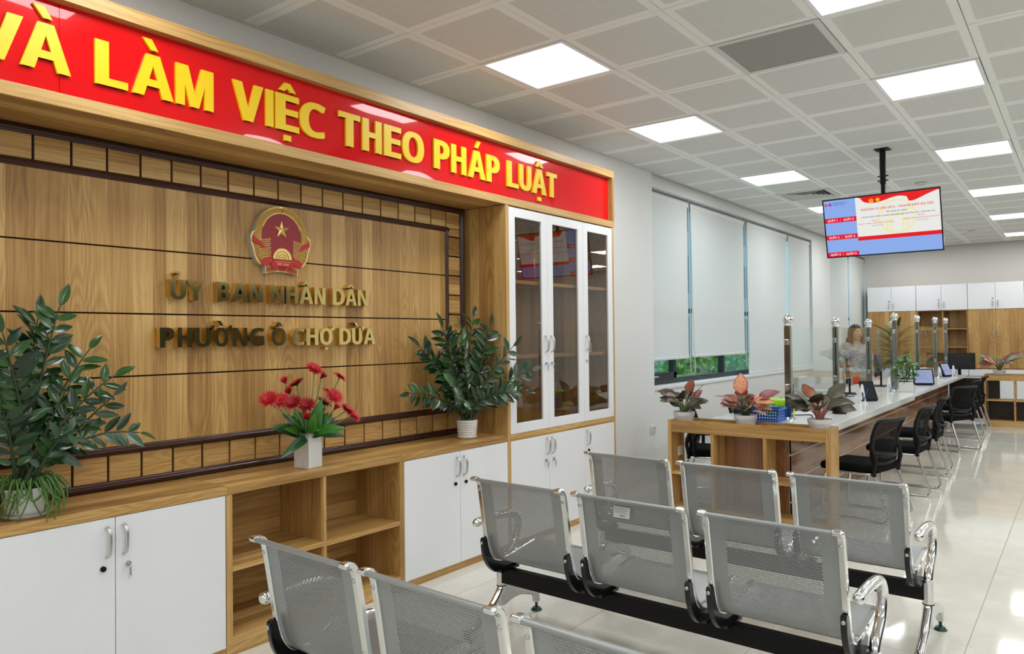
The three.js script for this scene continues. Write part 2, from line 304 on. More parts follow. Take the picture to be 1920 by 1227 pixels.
function blind(z0, z1, bottom, label, chain) {
  const t = thing('roller_blind', label, 'window blind', [-0.11, 2.9, (z0 + z1) / 2], 0, 'white roller blinds'), L = Math.abs(z1 - z0);
  mesh('roller', capped(new THREE.LineCurve3(V3(0, 0.02, -L / 2), V3(0, 0.02, L / 2)), 0.042, 2, 20), M.plastic, t);
  for (const s of [-1, 1]) mesh('bracket', box(0.09, 0.1, 0.006, 0, 0.02, s * (L / 2 + 0.003)), M.grey, t);
  const h = 2.9 - bottom, g = new THREE.PlaneGeometry(L - 0.05, h, 16, 10), P = g.attributes.position;
  for (let i = 0; i < P.count; i++) { const k = Math.abs(P.getX(i)) / (L / 2), d = 0.5 - P.getY(i) / h; P.setZ(i, 0.004 * Math.sin(P.getX(i) * 5 + L) * d); P.setX(i, P.getX(i) * (1 - 0.012 * Math.sin(d * PI) * k)); }
  g.computeVertexNormals(); g.rotateY(PI / 2).translate(0.035, -h / 2, 0);
  mesh('blind_fabric', g, M.blind, t); mesh('bottom_rail', rbox(0.014, 0.028, L - 0.05, 0.005, 0.035, -h, 0), M.plastic, t);
  if (chain) mesh('bead_chain', tube([[0.05, 0, -L / 2 + 0.02], [0.055, -h * 0.6, -L / 2 + 0.02], [0.055, -h - 0.1, -L / 2 + 0.03], [0.055, -h - 0.19, -L / 2 - 0.03], [0.055, -h - 0.1, -L / 2 - 0.09], [0.055, -h * 0.6, -L / 2 - 0.05], [0.05, 0, -L / 2 - 0.03]], 0.004, 60, 6, 0.5), M.plastic, t);
}
blind(-3.4, -4.42, 1.215, 'white roller blind next to the plain pier, partly raised over greenery', true);
blind(-4.46, -6.16, 1.225, 'wide white roller blind, second from the pier, stopping short of the sill', true);
blind(-6.24, -7.92, 0.95, 'white roller blind drawn down to the sill, third from the pier', true);
blind(-7.97, -9.08, 0.95, 'white roller blind at the far end of the long window', false);
blind(-10.24, -11.55, 0.95, 'white roller blind of the far window, beside the narrow wall strip', false);
blind(-11.565, -12.84, 0.95, 'white roller blind in the corner by the wardrobes', false);
{
  const g = struct('ground', lim(-60, -0.33, -0.5, -0.25, -60, 40), std({ color: rgb(0.22, 0.24, 0.22), roughness: 0.9 })); g.userData.label = 'paving outside the windows';
  reseed(7);
  const leafG = new THREE.PlaneGeometry(0.1, 0.06), leafM = std({ color: rgb(0.26, 0.5, 0.1), roughness: 0.7, side: THREE.DoubleSide });
  // clipped shrubs outside, each a dense cloud of small leaves round a woody core
  const spots = [[-3.4, -6.2, 1.0], [-3.6, -8.4, 0.95], [-3.5, -10.6, 1.05], [-3.7, -12.8, 1.1], [-3.8, -15.1, 1.15], [-4.1, -17.5, 1.25], [-4.4, -20.4, 1.3]];
  for (const [x, z, h] of spots) {
    const t = thing('garden_shrub', 'clipped green shrub outside the window', 'shrub', [x, -0.25, z], 0, 'shrubs outside the window'), list = [], r = 0.95;
    for (let k = 0; k < 900; k++) {
      const a = rr(0, 2 * PI), e = Math.acos(rr(-0.2, 1)), q = rr(0.8, 1.05);
      const l = leafG.clone(); l.rotateX(rr(-1.5, 1.5)).rotateY(rr(0, 6)).rotateZ(rr(-1, 1)); l.scale(1.4, 1.4, 1.4); l.translate(Math.sin(e) * Math.cos(a) * r * q * 0.8, 0.5 + Math.cos(e) * h * q * 0.62, Math.sin(e) * Math.sin(a) * r * q); list.push(l);
    }
    mesh('foliage', mergeGeometries(list), leafM, t); mesh('core', new THREE.IcosahedronGeometry(0.7, 2).scale(0.7, h * 0.7, 1).translate(0, 0.5, 0), leafM, t);
  }
  const b = thing('office_building', 'pale grey building with dark window bands outside', 'building', [-16, -0.25, -22]);
  mesh('wall', lim(-4, 4, 0, 9, -18, 18), std({ color: rgb(0.45, 0.5, 0.53), roughness: 0.8 }), b);
  for (let k = 0; k < 3; k++) for (let j = 0; j < 9; j++) mesh('window', lim(4, 4.06, 0.8 + k * 3, 2.6 + k * 3, -17 + j * 4, -14.2 + j * 4), std({ color: rgb(0.04, 0.08, 0.1), roughness: 0.15 }), b);
}

const plainText = (s) => s.normalize('NFD').replace(/[\u0300-\u036f]/g, '').replace(/Đ/g, 'D');
// capital text with Vietnamese marks drawn over the plain letters
function viet(g, s, x, y, px, face, center = true) {
  g.font = face.replace('#', px); const base = plainText(s); let cx = x - (center ? g.measureText(base).width / 2 : 0); g.textAlign = 'left'; g.lineWidth = px * 0.085; g.strokeStyle = g.fillStyle;
  for (const ch of s) {
    const d = [...ch.normalize('NFD')], b = plainText(ch), cw = g.measureText(b).width, m = cx + cw / 2, t = y - px * 0.76; g.fillText(b, cx, y);
    const ln = (...p) => { g.beginPath(); g.moveTo(m + p[0] * px, t + p[1] * px); for (let i = 2; i < p.length; i += 2) g.lineTo(m + p[i] * px, t + p[i + 1] * px); g.stroke(); };
    let up = 0; if (d.includes('\u0302')) { ln(-0.16, 0, 0, -0.13, 0.16, 0); up = -0.1; }
    if (d.includes('\u0300')) ln(-0.12 + (up ? -0.1 : 0), -0.16 + up, 0.02, -0.02 + up); if (d.includes('\u0301')) ln(0.12, -0.16 + up, -0.02, -0.02 + up); if (d.includes('\u0309')) ln(-0.06, -0.14 + up, 0.06, -0.12 + up, 0, -0.02 + up); if (d.includes('\u0303')) ln(-0.14, -0.05 + up, -0.05, -0.1 + up, 0.05, -0.05 + up, 0.14, -0.1 + up);
    if (d.includes('\u0323')) { g.beginPath(); g.arc(m, y + px * 0.16, px * 0.06, 0, 6.3); g.fill(); } if (d.includes('\u031b')) { g.beginPath(); g.moveTo(cx + cw * 0.86, y - px * 0.68); g.lineTo(cx + cw * 1.02, y - px * 0.82); g.stroke(); } if (ch === 'Đ') { g.beginPath(); g.moveTo(cx - cw * 0.02, y - px * 0.36); g.lineTo(cx + cw * 0.4, y - px * 0.36); g.stroke(); }
    cx += cw;
  }
}

// ---------- header sign, panelling and lettering on the left wall ----------
const F = 0.29;                                            // front of the built-in furniture
const font = await new FontLoader().loadAsync('fonts/droid/droid_sans_bold.typeface.json');
const poly = (pts) => new THREE.Shape(pts.map((p) => new THREE.Vector2(...p)));
const MARKS = { 'À': ['A', 'g'], 'Á': ['A', 'a'], 'Ệ': ['E', 'c', 'd'], 'Ậ': ['A', 'c', 'd'], 'Â': ['A', 'c'], 'Ô': ['O', 'c'], 'Ủ': ['U', 'h'], 'Ư': ['U', 'o'], 'Ừ': ['U', 'o', 'g'], 'Ờ': ['O', 'o', 'g'], 'Ợ': ['O', 'o', 'd'] };
// one capital with its marks, w by h, standing in the xy plane with its front at z = depth
function letterGeo(ch, w, h, depth, bevel, round, bold = 0) {
  const [b, ...marks] = MARKS[ch] ?? [ch];
  let shapes = b === 'I' ? [poly([[0, 0], [0.3, 0], [0.3, 1], [0, 1]])] : font.generateShapes(b, 1); const bb = new THREE.Box2();
  for (const s of shapes) for (const p of s.getPoints(10)) bb.expandByPoint(p);
  const horn = marks.includes('o'), bw = horn ? w * 0.88 : w, fx = (bw - bold * 2) / (bb.max.x - bb.min.x), fy = h / (bb.max.y - bb.min.y);
  const fit = (p) => new THREE.Vector2(bold + (p.x - bb.min.x) * fx, (p.y - bb.min.y) * fy);
  shapes = shapes.map((s) => { const o = new THREE.Shape(s.getPoints(10).map(fit)); o.holes = s.holes.map((q) => new THREE.Path(q.getPoints(10).map(fit))); return o; });
  const c = bw / 2, S = (pts) => shapes.push(poly(pts.map(([x, y]) => [c + x * h, y * h])));
  for (const m of marks) {
    if (m === 'g') S([[-0.22, 1.36], [-0.06, 1.36], [0.1, 1.1], [-0.02, 1.1]]);
    if (m === 'a') S([[0.2, 1.36], [0.06, 1.36], [-0.08, 1.1], [0.03, 1.1]]);
    if (m === 'c') S([[-0.06, 1.32], [0.06, 1.32], [0.26, 1.08], [0.12, 1.08], [0, 1.2], [-0.12, 1.08], [-0.26, 1.08]]);
    if (m === 'd') S(round ? Array.from({ length: 14 }, (_, i) => [0.085 * Math.cos(i / 7 * PI), -0.21 + 0.085 * Math.sin(i / 7 * PI)]) : [[-0.085, -0.28], [0.085, -0.28], [0.085, -0.12], [-0.085, -0.12]]);
    if (m === 'h') { const o = [], q = []; for (let i = 0; i <= 12; i++) { const a = PI * 0.95 - i / 12 * PI * 1.45; o.push([0.13 * Math.cos(a), 1.29 + 0.13 * Math.sin(a)]); q.unshift([0.05 * Math.cos(a), 1.29 + 0.05 * Math.sin(a)]); } S([...o, [0.05, 1.08], [-0.05, 1.08], ...q]); }
    if (m === 'o') { const x = bw / 2 / h; S([[x - 0.12, 0.99], [x + 0.02, 1.03], [x + 0.05, 1.13], [x + 0.19, 1.13], [x + 0.17, 0.98], [x + 0.06, 0.87], [x - 0.1, 0.83]]); }
  }
  const g = new THREE.ExtrudeGeometry(shapes, { depth: depth - bevel, bevelEnabled: true, bevelThickness: bevel, bevelSize: bevel * 0.6, bevelOffset: -bevel * 0.6, bevelSegments: 1, curveSegments: 6 });
  return join([g.clone().translate(-bold, 0, 0), g.translate(bold, 0, 0.0001)]);   // stems thickened to a heavy weight
}
{
  const t = thing('header_sign', 'long glossy red sign with raised yellow capitals in a wooden frame above the panelling', 'sign', [0, 0, 0]);
  const z0 = -2.112, z1 = 3.3;
  mesh('frame_board', grain(lim(-0.1, F, 2.376, 2.43, z0, z1, 0.003), 'z', 0.3), M.oak, t);
  mesh('frame_board', grain(lim(-0.1, F, 2.797, 2.857, z0, z1, 0.003), 'z', 0.05), M.oak, t);
  mesh('frame_board', grain(lim(-0.1, F, 2.43, 2.797, z0, z0 + 0.03, 0.002), 'y', 0.4), M.oak, t);
  mesh('back_board', lim(-0.1, 0.236, 2.43, 2.797, z0 + 0.03, z1), M.oak, t);
  // acrylic face in sheets, very slightly wavy as such sheets are
  for (const [a, b] of [[2.205, 3.3], [-0.235, 2.203], [-2.082, -0.237]]) {
    const L = b - a, g = new THREE.BoxGeometry(0.006, 0.367, L, 1, 10, Math.ceil(L * 16)), P = g.attributes.position;
    for (let i = 0; i < P.count; i++) { const zz = P.getZ(i) + (a + b) / 2, yy = P.getY(i); P.setX(i, P.getX(i) + 0.0009 * Math.sin(zz * 5.3) * Math.cos(yy * 9) + 0.0005 * Math.sin(zz * 12.1 + yy * 14)); }
    g.computeVertexNormals(); g.translate(0.242, 2.6135, (a + b) / 2); mesh('acrylic_face', g, M.red, t);
  }
  const spans = [['V', 2.52, 2.335], ['À', 2.348, 2.166], ['L', 2.076, 1.942], ['À', 1.926, 1.743], ['M', 1.733, 1.551], ['V', 1.453, 1.286], ['I', 1.271, 1.228], ['Ệ', 1.216, 1.075], ['C', 1.07, 0.905], ['T', 0.817, 0.665], ['H', 0.65, 0.505], ['E', 0.488, 0.352], ['O', 0.342, 0.159], ['P', 0.072, -0.074], ['H', -0.088, -0.236], ['Á', -0.252, -0.432], ['P', -0.442, -0.587], ['L', -0.669, -0.803], ['U', -0.812, -0.96], ['Ậ', -0.97, -1.152], ['T', -1.158, -1.291]];
  for (const [ch, a, b] of spans) { const m = mesh('letter', letterGeo(ch, a - b, 0.184, 0.013, 0.001, false, 0.0055), M.yellow, t, [0.246, 2.514, a], [0, PI / 2, 0]); m.userData.label = 'yellow raised capital letter'; }
}
{
  const t = thing('wall_panelling', 'oak wall panelling with dark grooves, mouldings and a border of small tiles', 'wall panel', [0, 0, 0]);
  const X = -0.1;
  mesh('backing', lim(X, X + 0.012, 0.786, 2.375, -0.602, 2.545), M.groove, t);
  const rows = [[0.972, 1.2925], [1.2997, 1.5835], [1.5907, 1.889], [1.896, 2.2057]];
  let k = 0;
  for (const [a, b] of rows) for (const [c, d] of [[-0.397, 1.4425], [1.444, 2.339]]) { mesh('board', grain(lim(X + 0.012, X + 0.028, a, b, c, d, 0.0012), 'y', 0.13, 0.4 - k * 0.02), M.oak, t); k++; }
  // border tiles
  const tile = (y0, y1, c, d, ax, o) => mesh('border_tile', grain(lim(X + 0.012, X + 0.024, y0, y1, c, d, 0.0012), ax, o, o * 1.7), M.oak, t);
  reseed(3);
  for (let i = -2; i < 19; i++) { const d = 2.327 - i * 0.1517, a = Math.max(d - 0.1412, -0.54), e = Math.min(d, 2.482); if (e - a < 0.03) continue; tile(0.818, 0.95, a, e, 'z', 0.2 + rnd() * 0.1); tile(2.226, 2.345, a, e, 'z', 0.4 + rnd() * 0.1); }
  for (let i = 0; i < 10; i++) { const y = 0.945 + i * 0.1363, y1 = Math.min(y + 0.127, 2.222); if (y1 - y < 0.03) continue; tile(y, y1, -0.539, -0.414, 'z', rnd()); tile(y, y1, 2.356, 2.48, 'z', rnd()); }
  const mould = (g) => mesh('moulding', g, M.mahogany, t);
  const bar = (len, w) => { const s = new THREE.Shape(); s.moveTo(-w / 2, 0); s.lineTo(-w / 2, 0.012); s.quadraticCurveTo(-w / 2, 0.02, -w * 0.3, 0.022); s.quadraticCurveTo(0, 0.04, w * 0.3, 0.022); s.quadraticCurveTo(w / 2, 0.02, w / 2, 0.012); s.lineTo(w / 2, 0); return extr(s, len); };
  const horiz = (y, a, b, w) => mould(bar(b - a, w).rotateZ(-PI / 2).translate(X + 0.012, y, a));
  const vert = (z, a, b, w) => mould(bar(b - a, w).rotateZ(-PI / 2).rotateX(-PI / 2).translate(X + 0.012, a, z));
  horiz(0.961, -0.417, 2.36, 0.042); horiz(2.2135, -0.417, 2.36, 0.037); vert(-0.399, 0.961, 2.2135, 0.037); vert(2.341, 0.961, 2.2135, 0.037);
  horiz(0.806, -0.58, 2.524, 0.042); horiz(2.356, -0.58, 2.524, 0.04); vert(-0.56, 0.806, 2.356, 0.045); vert(2.502, 0.806, 2.356, 0.045);
}
tag(mesh('end_panel', grain(lim(-0.1, F, 0, 2.374, 2.61, 2.644, 0.0015), 'y', 0.35), M.oak), 'tall oak end panel closing the built-in furniture beside the big leafy plant', 'panel');
function goldLine(list, y, label) {
  const t = thing('wall_lettering', label, 'sign letters', [-0.072, y, 0.971]);
  for (const [ch, a, b] of list) mesh('letter', letterGeo(ch, (a - b) * 0.97, 0.0967, 0.046, 0.0006, true, 0.0024), M.brass, t, [0, 0, a - 0.971], [0, PI / 2, 0]);
}
goldLine([['Ủ', 1.6106, 1.5283], ['Y', 1.5262, 1.4337], ['B', 1.3658, 1.2928], ['A', 1.2846, 1.1869], ['N', 1.1817, 1.0984], ['N', 1.0532, 0.9637], ['H', 0.9555, 0.8722], ['Â', 0.8701, 0.7704], ['N', 0.7652, 0.686], ['D', 0.6357, 0.5431], ['Â', 0.541, 0.4505], ['N', 0.4464, 0.359]], 1.6575, 'upper row of polished brass capitals reading ỦY BAN NHÂN DÂN');
goldLine([['P', 1.663, 1.5879], ['H', 1.5756, 1.4985], ['Ư', 1.4903, 1.3854], ['Ờ', 1.3833, 1.2907], ['N', 1.2835, 1.1941], ['G', 1.1838, 1.0912], ['Ô', 1.0511, 0.9545], ['C', 0.9143, 0.831], ['H', 0.8238, 0.7364], ['Ợ', 0.7292, 0.6223], ['D', 0.5883, 0.4968], ['Ừ', 0.4927, 0.4012], ['A', 0.4012, 0.3055]], 1.4261, 'lower row of polished brass capitals reading PHƯỜNG Ô CHỢ DỪA');
{ // national emblem plaque
  const t = thing('emblem_plaque', 'round red and gold state emblem with star, rice sheaves and cog', 'emblem', [-0.072, 2.0, 0.972], PI / 2); t.scale.setScalar(1.028);
  const half = [[0.045, 0.176], [0.09, 0.158], [0.128, 0.125], [0.152, 0.083], [0.163, 0.043], [0.178, 0.03], [0.187, 0.005], [0.183, -0.03], [0.174, -0.055], [0.166, -0.088], [0.15, -0.118], [0.128, -0.135], [0.104, -0.142], [0.1, -0.182]];
  const outline = (k) => { const c = new THREE.SplineCurve(half.slice(0, 13).map((p) => new THREE.Vector2(p[0] * k, p[1] * k))).getPoints(48), pts = [new THREE.Vector2(0, 0.182 * k), ...c, new THREE.Vector2(0.1 * k, -0.182 * k), new THREE.Vector2(0.05 * k, -0.17 * k), new THREE.Vector2(0, -0.166 * k)]; return new THREE.Shape([...pts, ...pts.slice(1, -1).reverse().map((p) => new THREE.Vector2(-p.x, p.y))]); };
  mesh('backing', extr(outline(1), 0.028), M.grey, t);
  mesh('gold_plate', extr(outline(0.995), 0.003).translate(0, 0, 0.028), M.gold, t);
  const deep = std({ color: rgb(0.4, 0.19, 0.03), roughness: 0.5 }), crimson = std({ color: rgb(0.3, 0.008, 0.016), roughness: 0.4 }), ribbon = std({ color: rgb(0.5, 0.01, 0.012), roughness: 0.4 });
  const field = extr(outline(0.95), 0.0012).translate(0, 0, 0.031); mesh('wreath_field', field, deep, t);
  const disc = new THREE.Shape(); disc.absarc(0, 0.022, 0.122, 0, 2 * PI); mesh('red_field', extr(disc, 0.0016, 0, 30).translate(0, 0, 0.032), crimson, t);
  const lower = poly([[-0.085, -0.06], [0.085, -0.06], [0.06, -0.118], [-0.06, -0.118]]); mesh('red_field', extr(lower, 0.0015).translate(0, 0, 0.032), crimson, t);
  const rim = new THREE.Shape(); rim.absarc(0, 0.022, 0.125, 0.35, PI - 0.35, false); rim.absarc(0, 0.022, 0.1215, PI - 0.35, 0.35, true); mesh('gold_rim', extr(rim, 0.003, 0, 24).translate(0, 0, 0.032), M.gold, t);
  const star = []; const sy = 0.058, R = 0.048, r = 0.0185, sp = [], idx = [];
  sp.push(0, sy, 0.042); for (let i = 0; i < 10; i++) { const a = PI / 2 + i * PI / 5, q = i % 2 ? r : R; sp.push(q * Math.cos(a), sy + q * Math.sin(a), 0.034); } for (let i = 0; i < 10; i++) idx.push(0, 1 + i, 1 + (i + 1) % 10);
  const sg = new THREE.BufferGeometry(); sg.setAttribute('position', new THREE.Float32BufferAttribute(sp, 3)); sg.setIndex(idx); const sn = sg.toNonIndexed(); sn.computeVertexNormals(); mesh('star', sn, M.gold, t);
  const grainG = new THREE.SphereGeometry(1, 6, 5);
  for (const s of [-1, 1]) {
    const list = [];
    const put = (x, y, a, l = 0.0062) => list.push(grainG.clone().scale(l, 0.0032, 0.0028).rotateZ(a).translate(s * x, y, 0.034));
    for (let ring = 0; ring < 4; ring++) for (let k = 0; k < 28; k++) { const a = 1.5 - k * 0.063 - ring * 0.012, q = 0.131 + ring * 0.0095; put(q * Math.cos(a) , 0.022 + q * Math.sin(a) * 1.0, s * (a + PI / 2 + (ring % 2 ? 0.4 : -0.4))); }
    for (let row = 0; row < 11; row++) for (let k = 0; k < 11; k++) { const x = 0.074 + k * 0.0086 - row * 0.0006, y = 0.004 - row * 0.0112 - k * 0.0016; if (x > 0.16 - row * 0.0028) continue; put(x + (row % 2) * 0.004, y - 0.002, s * (1.1 - k * 0.12), 0.0056); }
    const mm = mesh('rice_sheaf', mergeGeometries(list), M.gold, t); mm.userData.kind = 'stuff';
    const band = poly([[s * 0.176, 0.012], [s * 0.178, -0.018], [s * 0.115, -0.05], [s * 0.105, -0.048], [s * 0.125, -0.02]]); mesh('ribbon_band', extr(band, 0.005).translate(0, 0, 0.032), ribbon, t);
    mesh('ribbon_curl', extr(poly([[s * 0.065, -0.085], [s * 0.09, -0.095], [s * 0.135, -0.112], [s * 0.115, -0.142], [s * 0.08, -0.135], [s * 0.07, -0.11]]), 0.004).translate(0, 0, 0.033), ribbon, t);
  }
  const cog = new THREE.Shape(); for (let i = 0; i <= 60; i++) { const a = i / 60 * PI, q = 0.056 + (i % 4 < 2 ? 0.005 : 0); i ? cog.lineTo(q * Math.cos(a), -0.1 + q * Math.sin(a)) : cog.moveTo(q, -0.1); }
  mesh('cogwheel', extr(cog, 0.005).translate(0, 0, 0.033), M.gold, t);
  for (const q of [0.04, 0.025, 0.012]) { const s = new THREE.Shape(); s.absarc(0, -0.097, q, 0, PI); s.absarc(0, -0.097, q - 0.003, PI, 0, true); mesh('cog_ring', extr(s, 0.0022, 0, 20).translate(0, 0, 0.0378), deep, t); }
  const banner = new THREE.Shape(); banner.moveTo(-0.075, -0.12); banner.quadraticCurveTo(0, -0.085, 0.075, -0.12); banner.lineTo(0.062, -0.152); banner.quadraticCurveTo(0, -0.125, -0.062, -0.152); banner.closePath();
  const bg = extr(banner, 0.006, 0, 16).translate(0, 0, 0.033), bp = bg.attributes.position, buv = bg.attributes.uv; for (let i = 0; i < bp.count; i++) buv.setXY(i, (bp.getX(i) + 0.075) / 0.15, (bp.getY(i) + 0.152) / 0.055);
  const bt = canvasTex(512, 188, (g) => {
    g.fillStyle = '#b8121a'; g.fillRect(0, 0, 512, 188); g.fillStyle = '#e8c67a'; g.textAlign = 'center';
    viet(g, 'VIỆT NAM', 256, 118, 50, 'bold #px serif'); viet(g, 'CỘNG HÒA XÃ HỘI CHỦ NGHĨA', 256, 62, 22, 'bold #px serif');
  });
  mesh('banner', bg, std({ map: bt, roughness: 0.4 }), t);
  const strips = []; for (let i = -4; i <= 4; i++) strips.push(lim(i * 0.0052 - 0.0015, i * 0.0052 + 0.0015, -0.162, -0.14, 0.033, 0.035)); mesh('stem_bundle', join(strips), ribbon, t);
  for (const s of [-1, 1]) for (let k = 0; k < 5; k++) mesh('stem_line', extr(poly([[s * 0.03, -0.15 - k * 0.003], [s * 0.095, -0.149 - k * 0.007], [s * 0.095, -0.1515 - k * 0.007], [s * 0.03, -0.1515 - k * 0.003]]), 0.0015).translate(0, 0, 0.033), ribbon, t);
}

// ---------- built-in cabinets under and beside the panelling ----------
const bowHandle = (len = 0.12, r = 0.006) => { const g = tube([[0, -len / 2, 0], [0.022, -len / 2 + 0.012, 0], [0.03, 0, 0], [0.022, len / 2 - 0.012, 0], [0, len / 2, 0]], r, 18, 8); g.scale(1, 1, 1.5); return g; };
const handleG = bowHandle(), lockG = join([cyl(0.011, 0.011, 0.012, 16).rotateZ(PI / 2), cyl(0.006, 0.006, 0.016, 10).rotateZ(PI / 2)]);
const keyG = join([lim(0.008, 0.02, -0.003, 0.003, -0.001, 0.001), new THREE.TorusGeometry(0.008, 0.0018, 6, 14).translate(0.022, -0.008, 0), lim(0.02, 0.023, -0.045, -0.012, -0.004, 0.004), new THREE.TorusGeometry(0.006, 0.0014, 6, 12).rotateY(PI / 2).translate(0.0215, -0.05, 0)]);
const satin = std({ color: rgb(0.62, 0.62, 0.61), metalness: 1, roughness: 0.3 });
// a door in the plane x = F between two z limits; hand = z side of the handle; key: hangs in the lock
function door(parent, z0, z1, y0, y1, hand, hy, key) {
  const d = mesh('door', lim(F - 0.018, F, y0 + 0.0015, y1 - 0.0015, z1 + 0.0015, z0 - 0.0015, 0.0015), M.white, parent), hz = hand > 0 ? z0 - 0.033 : z1 + 0.033;
  mesh('handle', handleG, satin, d, [F, hy, hz]);
  if (key !== undefined) { mesh('lock', lockG, key ? M.steel : M.black, d, [F + 0.003, hy - 0.105, hand > 0 ? z0 - 0.05 : z1 + 0.05]); if (key) mesh('key', keyG, M.steel, d, [F, hy - 0.105, hand > 0 ? z0 - 0.05 : z1 + 0.05]); }
  return d;
}
const oakPart = (p, name, x0, x1, y0, y1, z0, z1, ax, o = 0, mat = M.oak) => mesh(name, grain(lim(x0, x1, y0, y1, z0, z1, 0.0015), ax, o, o * 1.3), mat, p);
function lowCabinet(z0, z1, label, keys, pos) {
  const t = thing('low_cabinet', label, 'cabinet', [0, 0, 0]);
  oakPart(t, 'plinth', -0.1, F - 0.002, 0, 0.042, z1, z0, 'z', 0.2); oakPart(t, 'side_panel', -0.1, F - 0.019, 0.042, 0.744, z0 - 0.018, z0, 'y', 0.1); oakPart(t, 'side_panel', -0.1, F - 0.019, 0.042, 0.744, z1, z1 + 0.018, 'y', 0.6);
  const m = (z0 + z1) / 2; door(t, z0, m, 0.042, 0.744, -1, 0.648, keys[0]); door(t, m, z1, 0.042, 0.744, 1, 0.648, keys[1]);
  return t;
}
lowCabinet(2.51, 1.521, 'white two-door low cabinet with a key in its right lock, under the big leafy plant', [0, 1]);
lowCabinet(0.382, -0.602, 'white two-door low cabinet between the open shelves and the glass-fronted cupboard', [0, 0]);
{
  const t = thing('open_shelf', 'low oak shelf unit with four open compartments between white cabinets', 'shelf', [0, 0, 0]), a = 1.519, b = 0.384, sm = M.oak;
  oakPart(t, 'plinth', -0.1, F - 0.002, 0, 0.05, b, a, 'z', 0.4); oakPart(t, 'side_panel', -0.1, F, 0.05, 0.744, a - 0.032, a, 'y', 0.33); oakPart(t, 'side_panel', -0.1, F, 0.05, 0.744, b, b + 0.034, 'y', 0.8);
  oakPart(t, 'back_panel', -0.1, -0.088, 0.05, 0.744, b + 0.034, a - 0.032, 'z', 0.25, M.oak); oakPart(t, 'shelf_board', -0.088, F, 0.05, 0.085, b + 0.034, a - 0.032, 'z', 0.62);
  oakPart(t, 'divider', -0.088, F - 0.001, 0.085, 0.744, 0.944, 0.962, 'y', 0.15); oakPart(t, 'shelf_board', -0.088, F, 0.385, 0.41, 0.962, a - 0.032, 'z', 0.5); oakPart(t, 'shelf_board', -0.088, F, 0.38, 0.405, b + 0.034, 0.944, 'z', 0.7);
}
[[2.6, 1.512, 'oak counter board carrying the big leafy plant'], [1.511, 0.401, 'oak counter board carrying the white vase of red flowers'], [0.4, -0.602, 'oak counter board carrying the ribbed white pot']].forEach(([a, b, l], k) => {
  const m = mesh('counter_board', grain(lim(-0.1, F + 0.002, 0.745, 0.785, b, a, 0.002), 'z', 0.35 + k * 0.21, k * 0.5), M.oak); tag(m, l, 'counter');
});
const glassDoors = [];
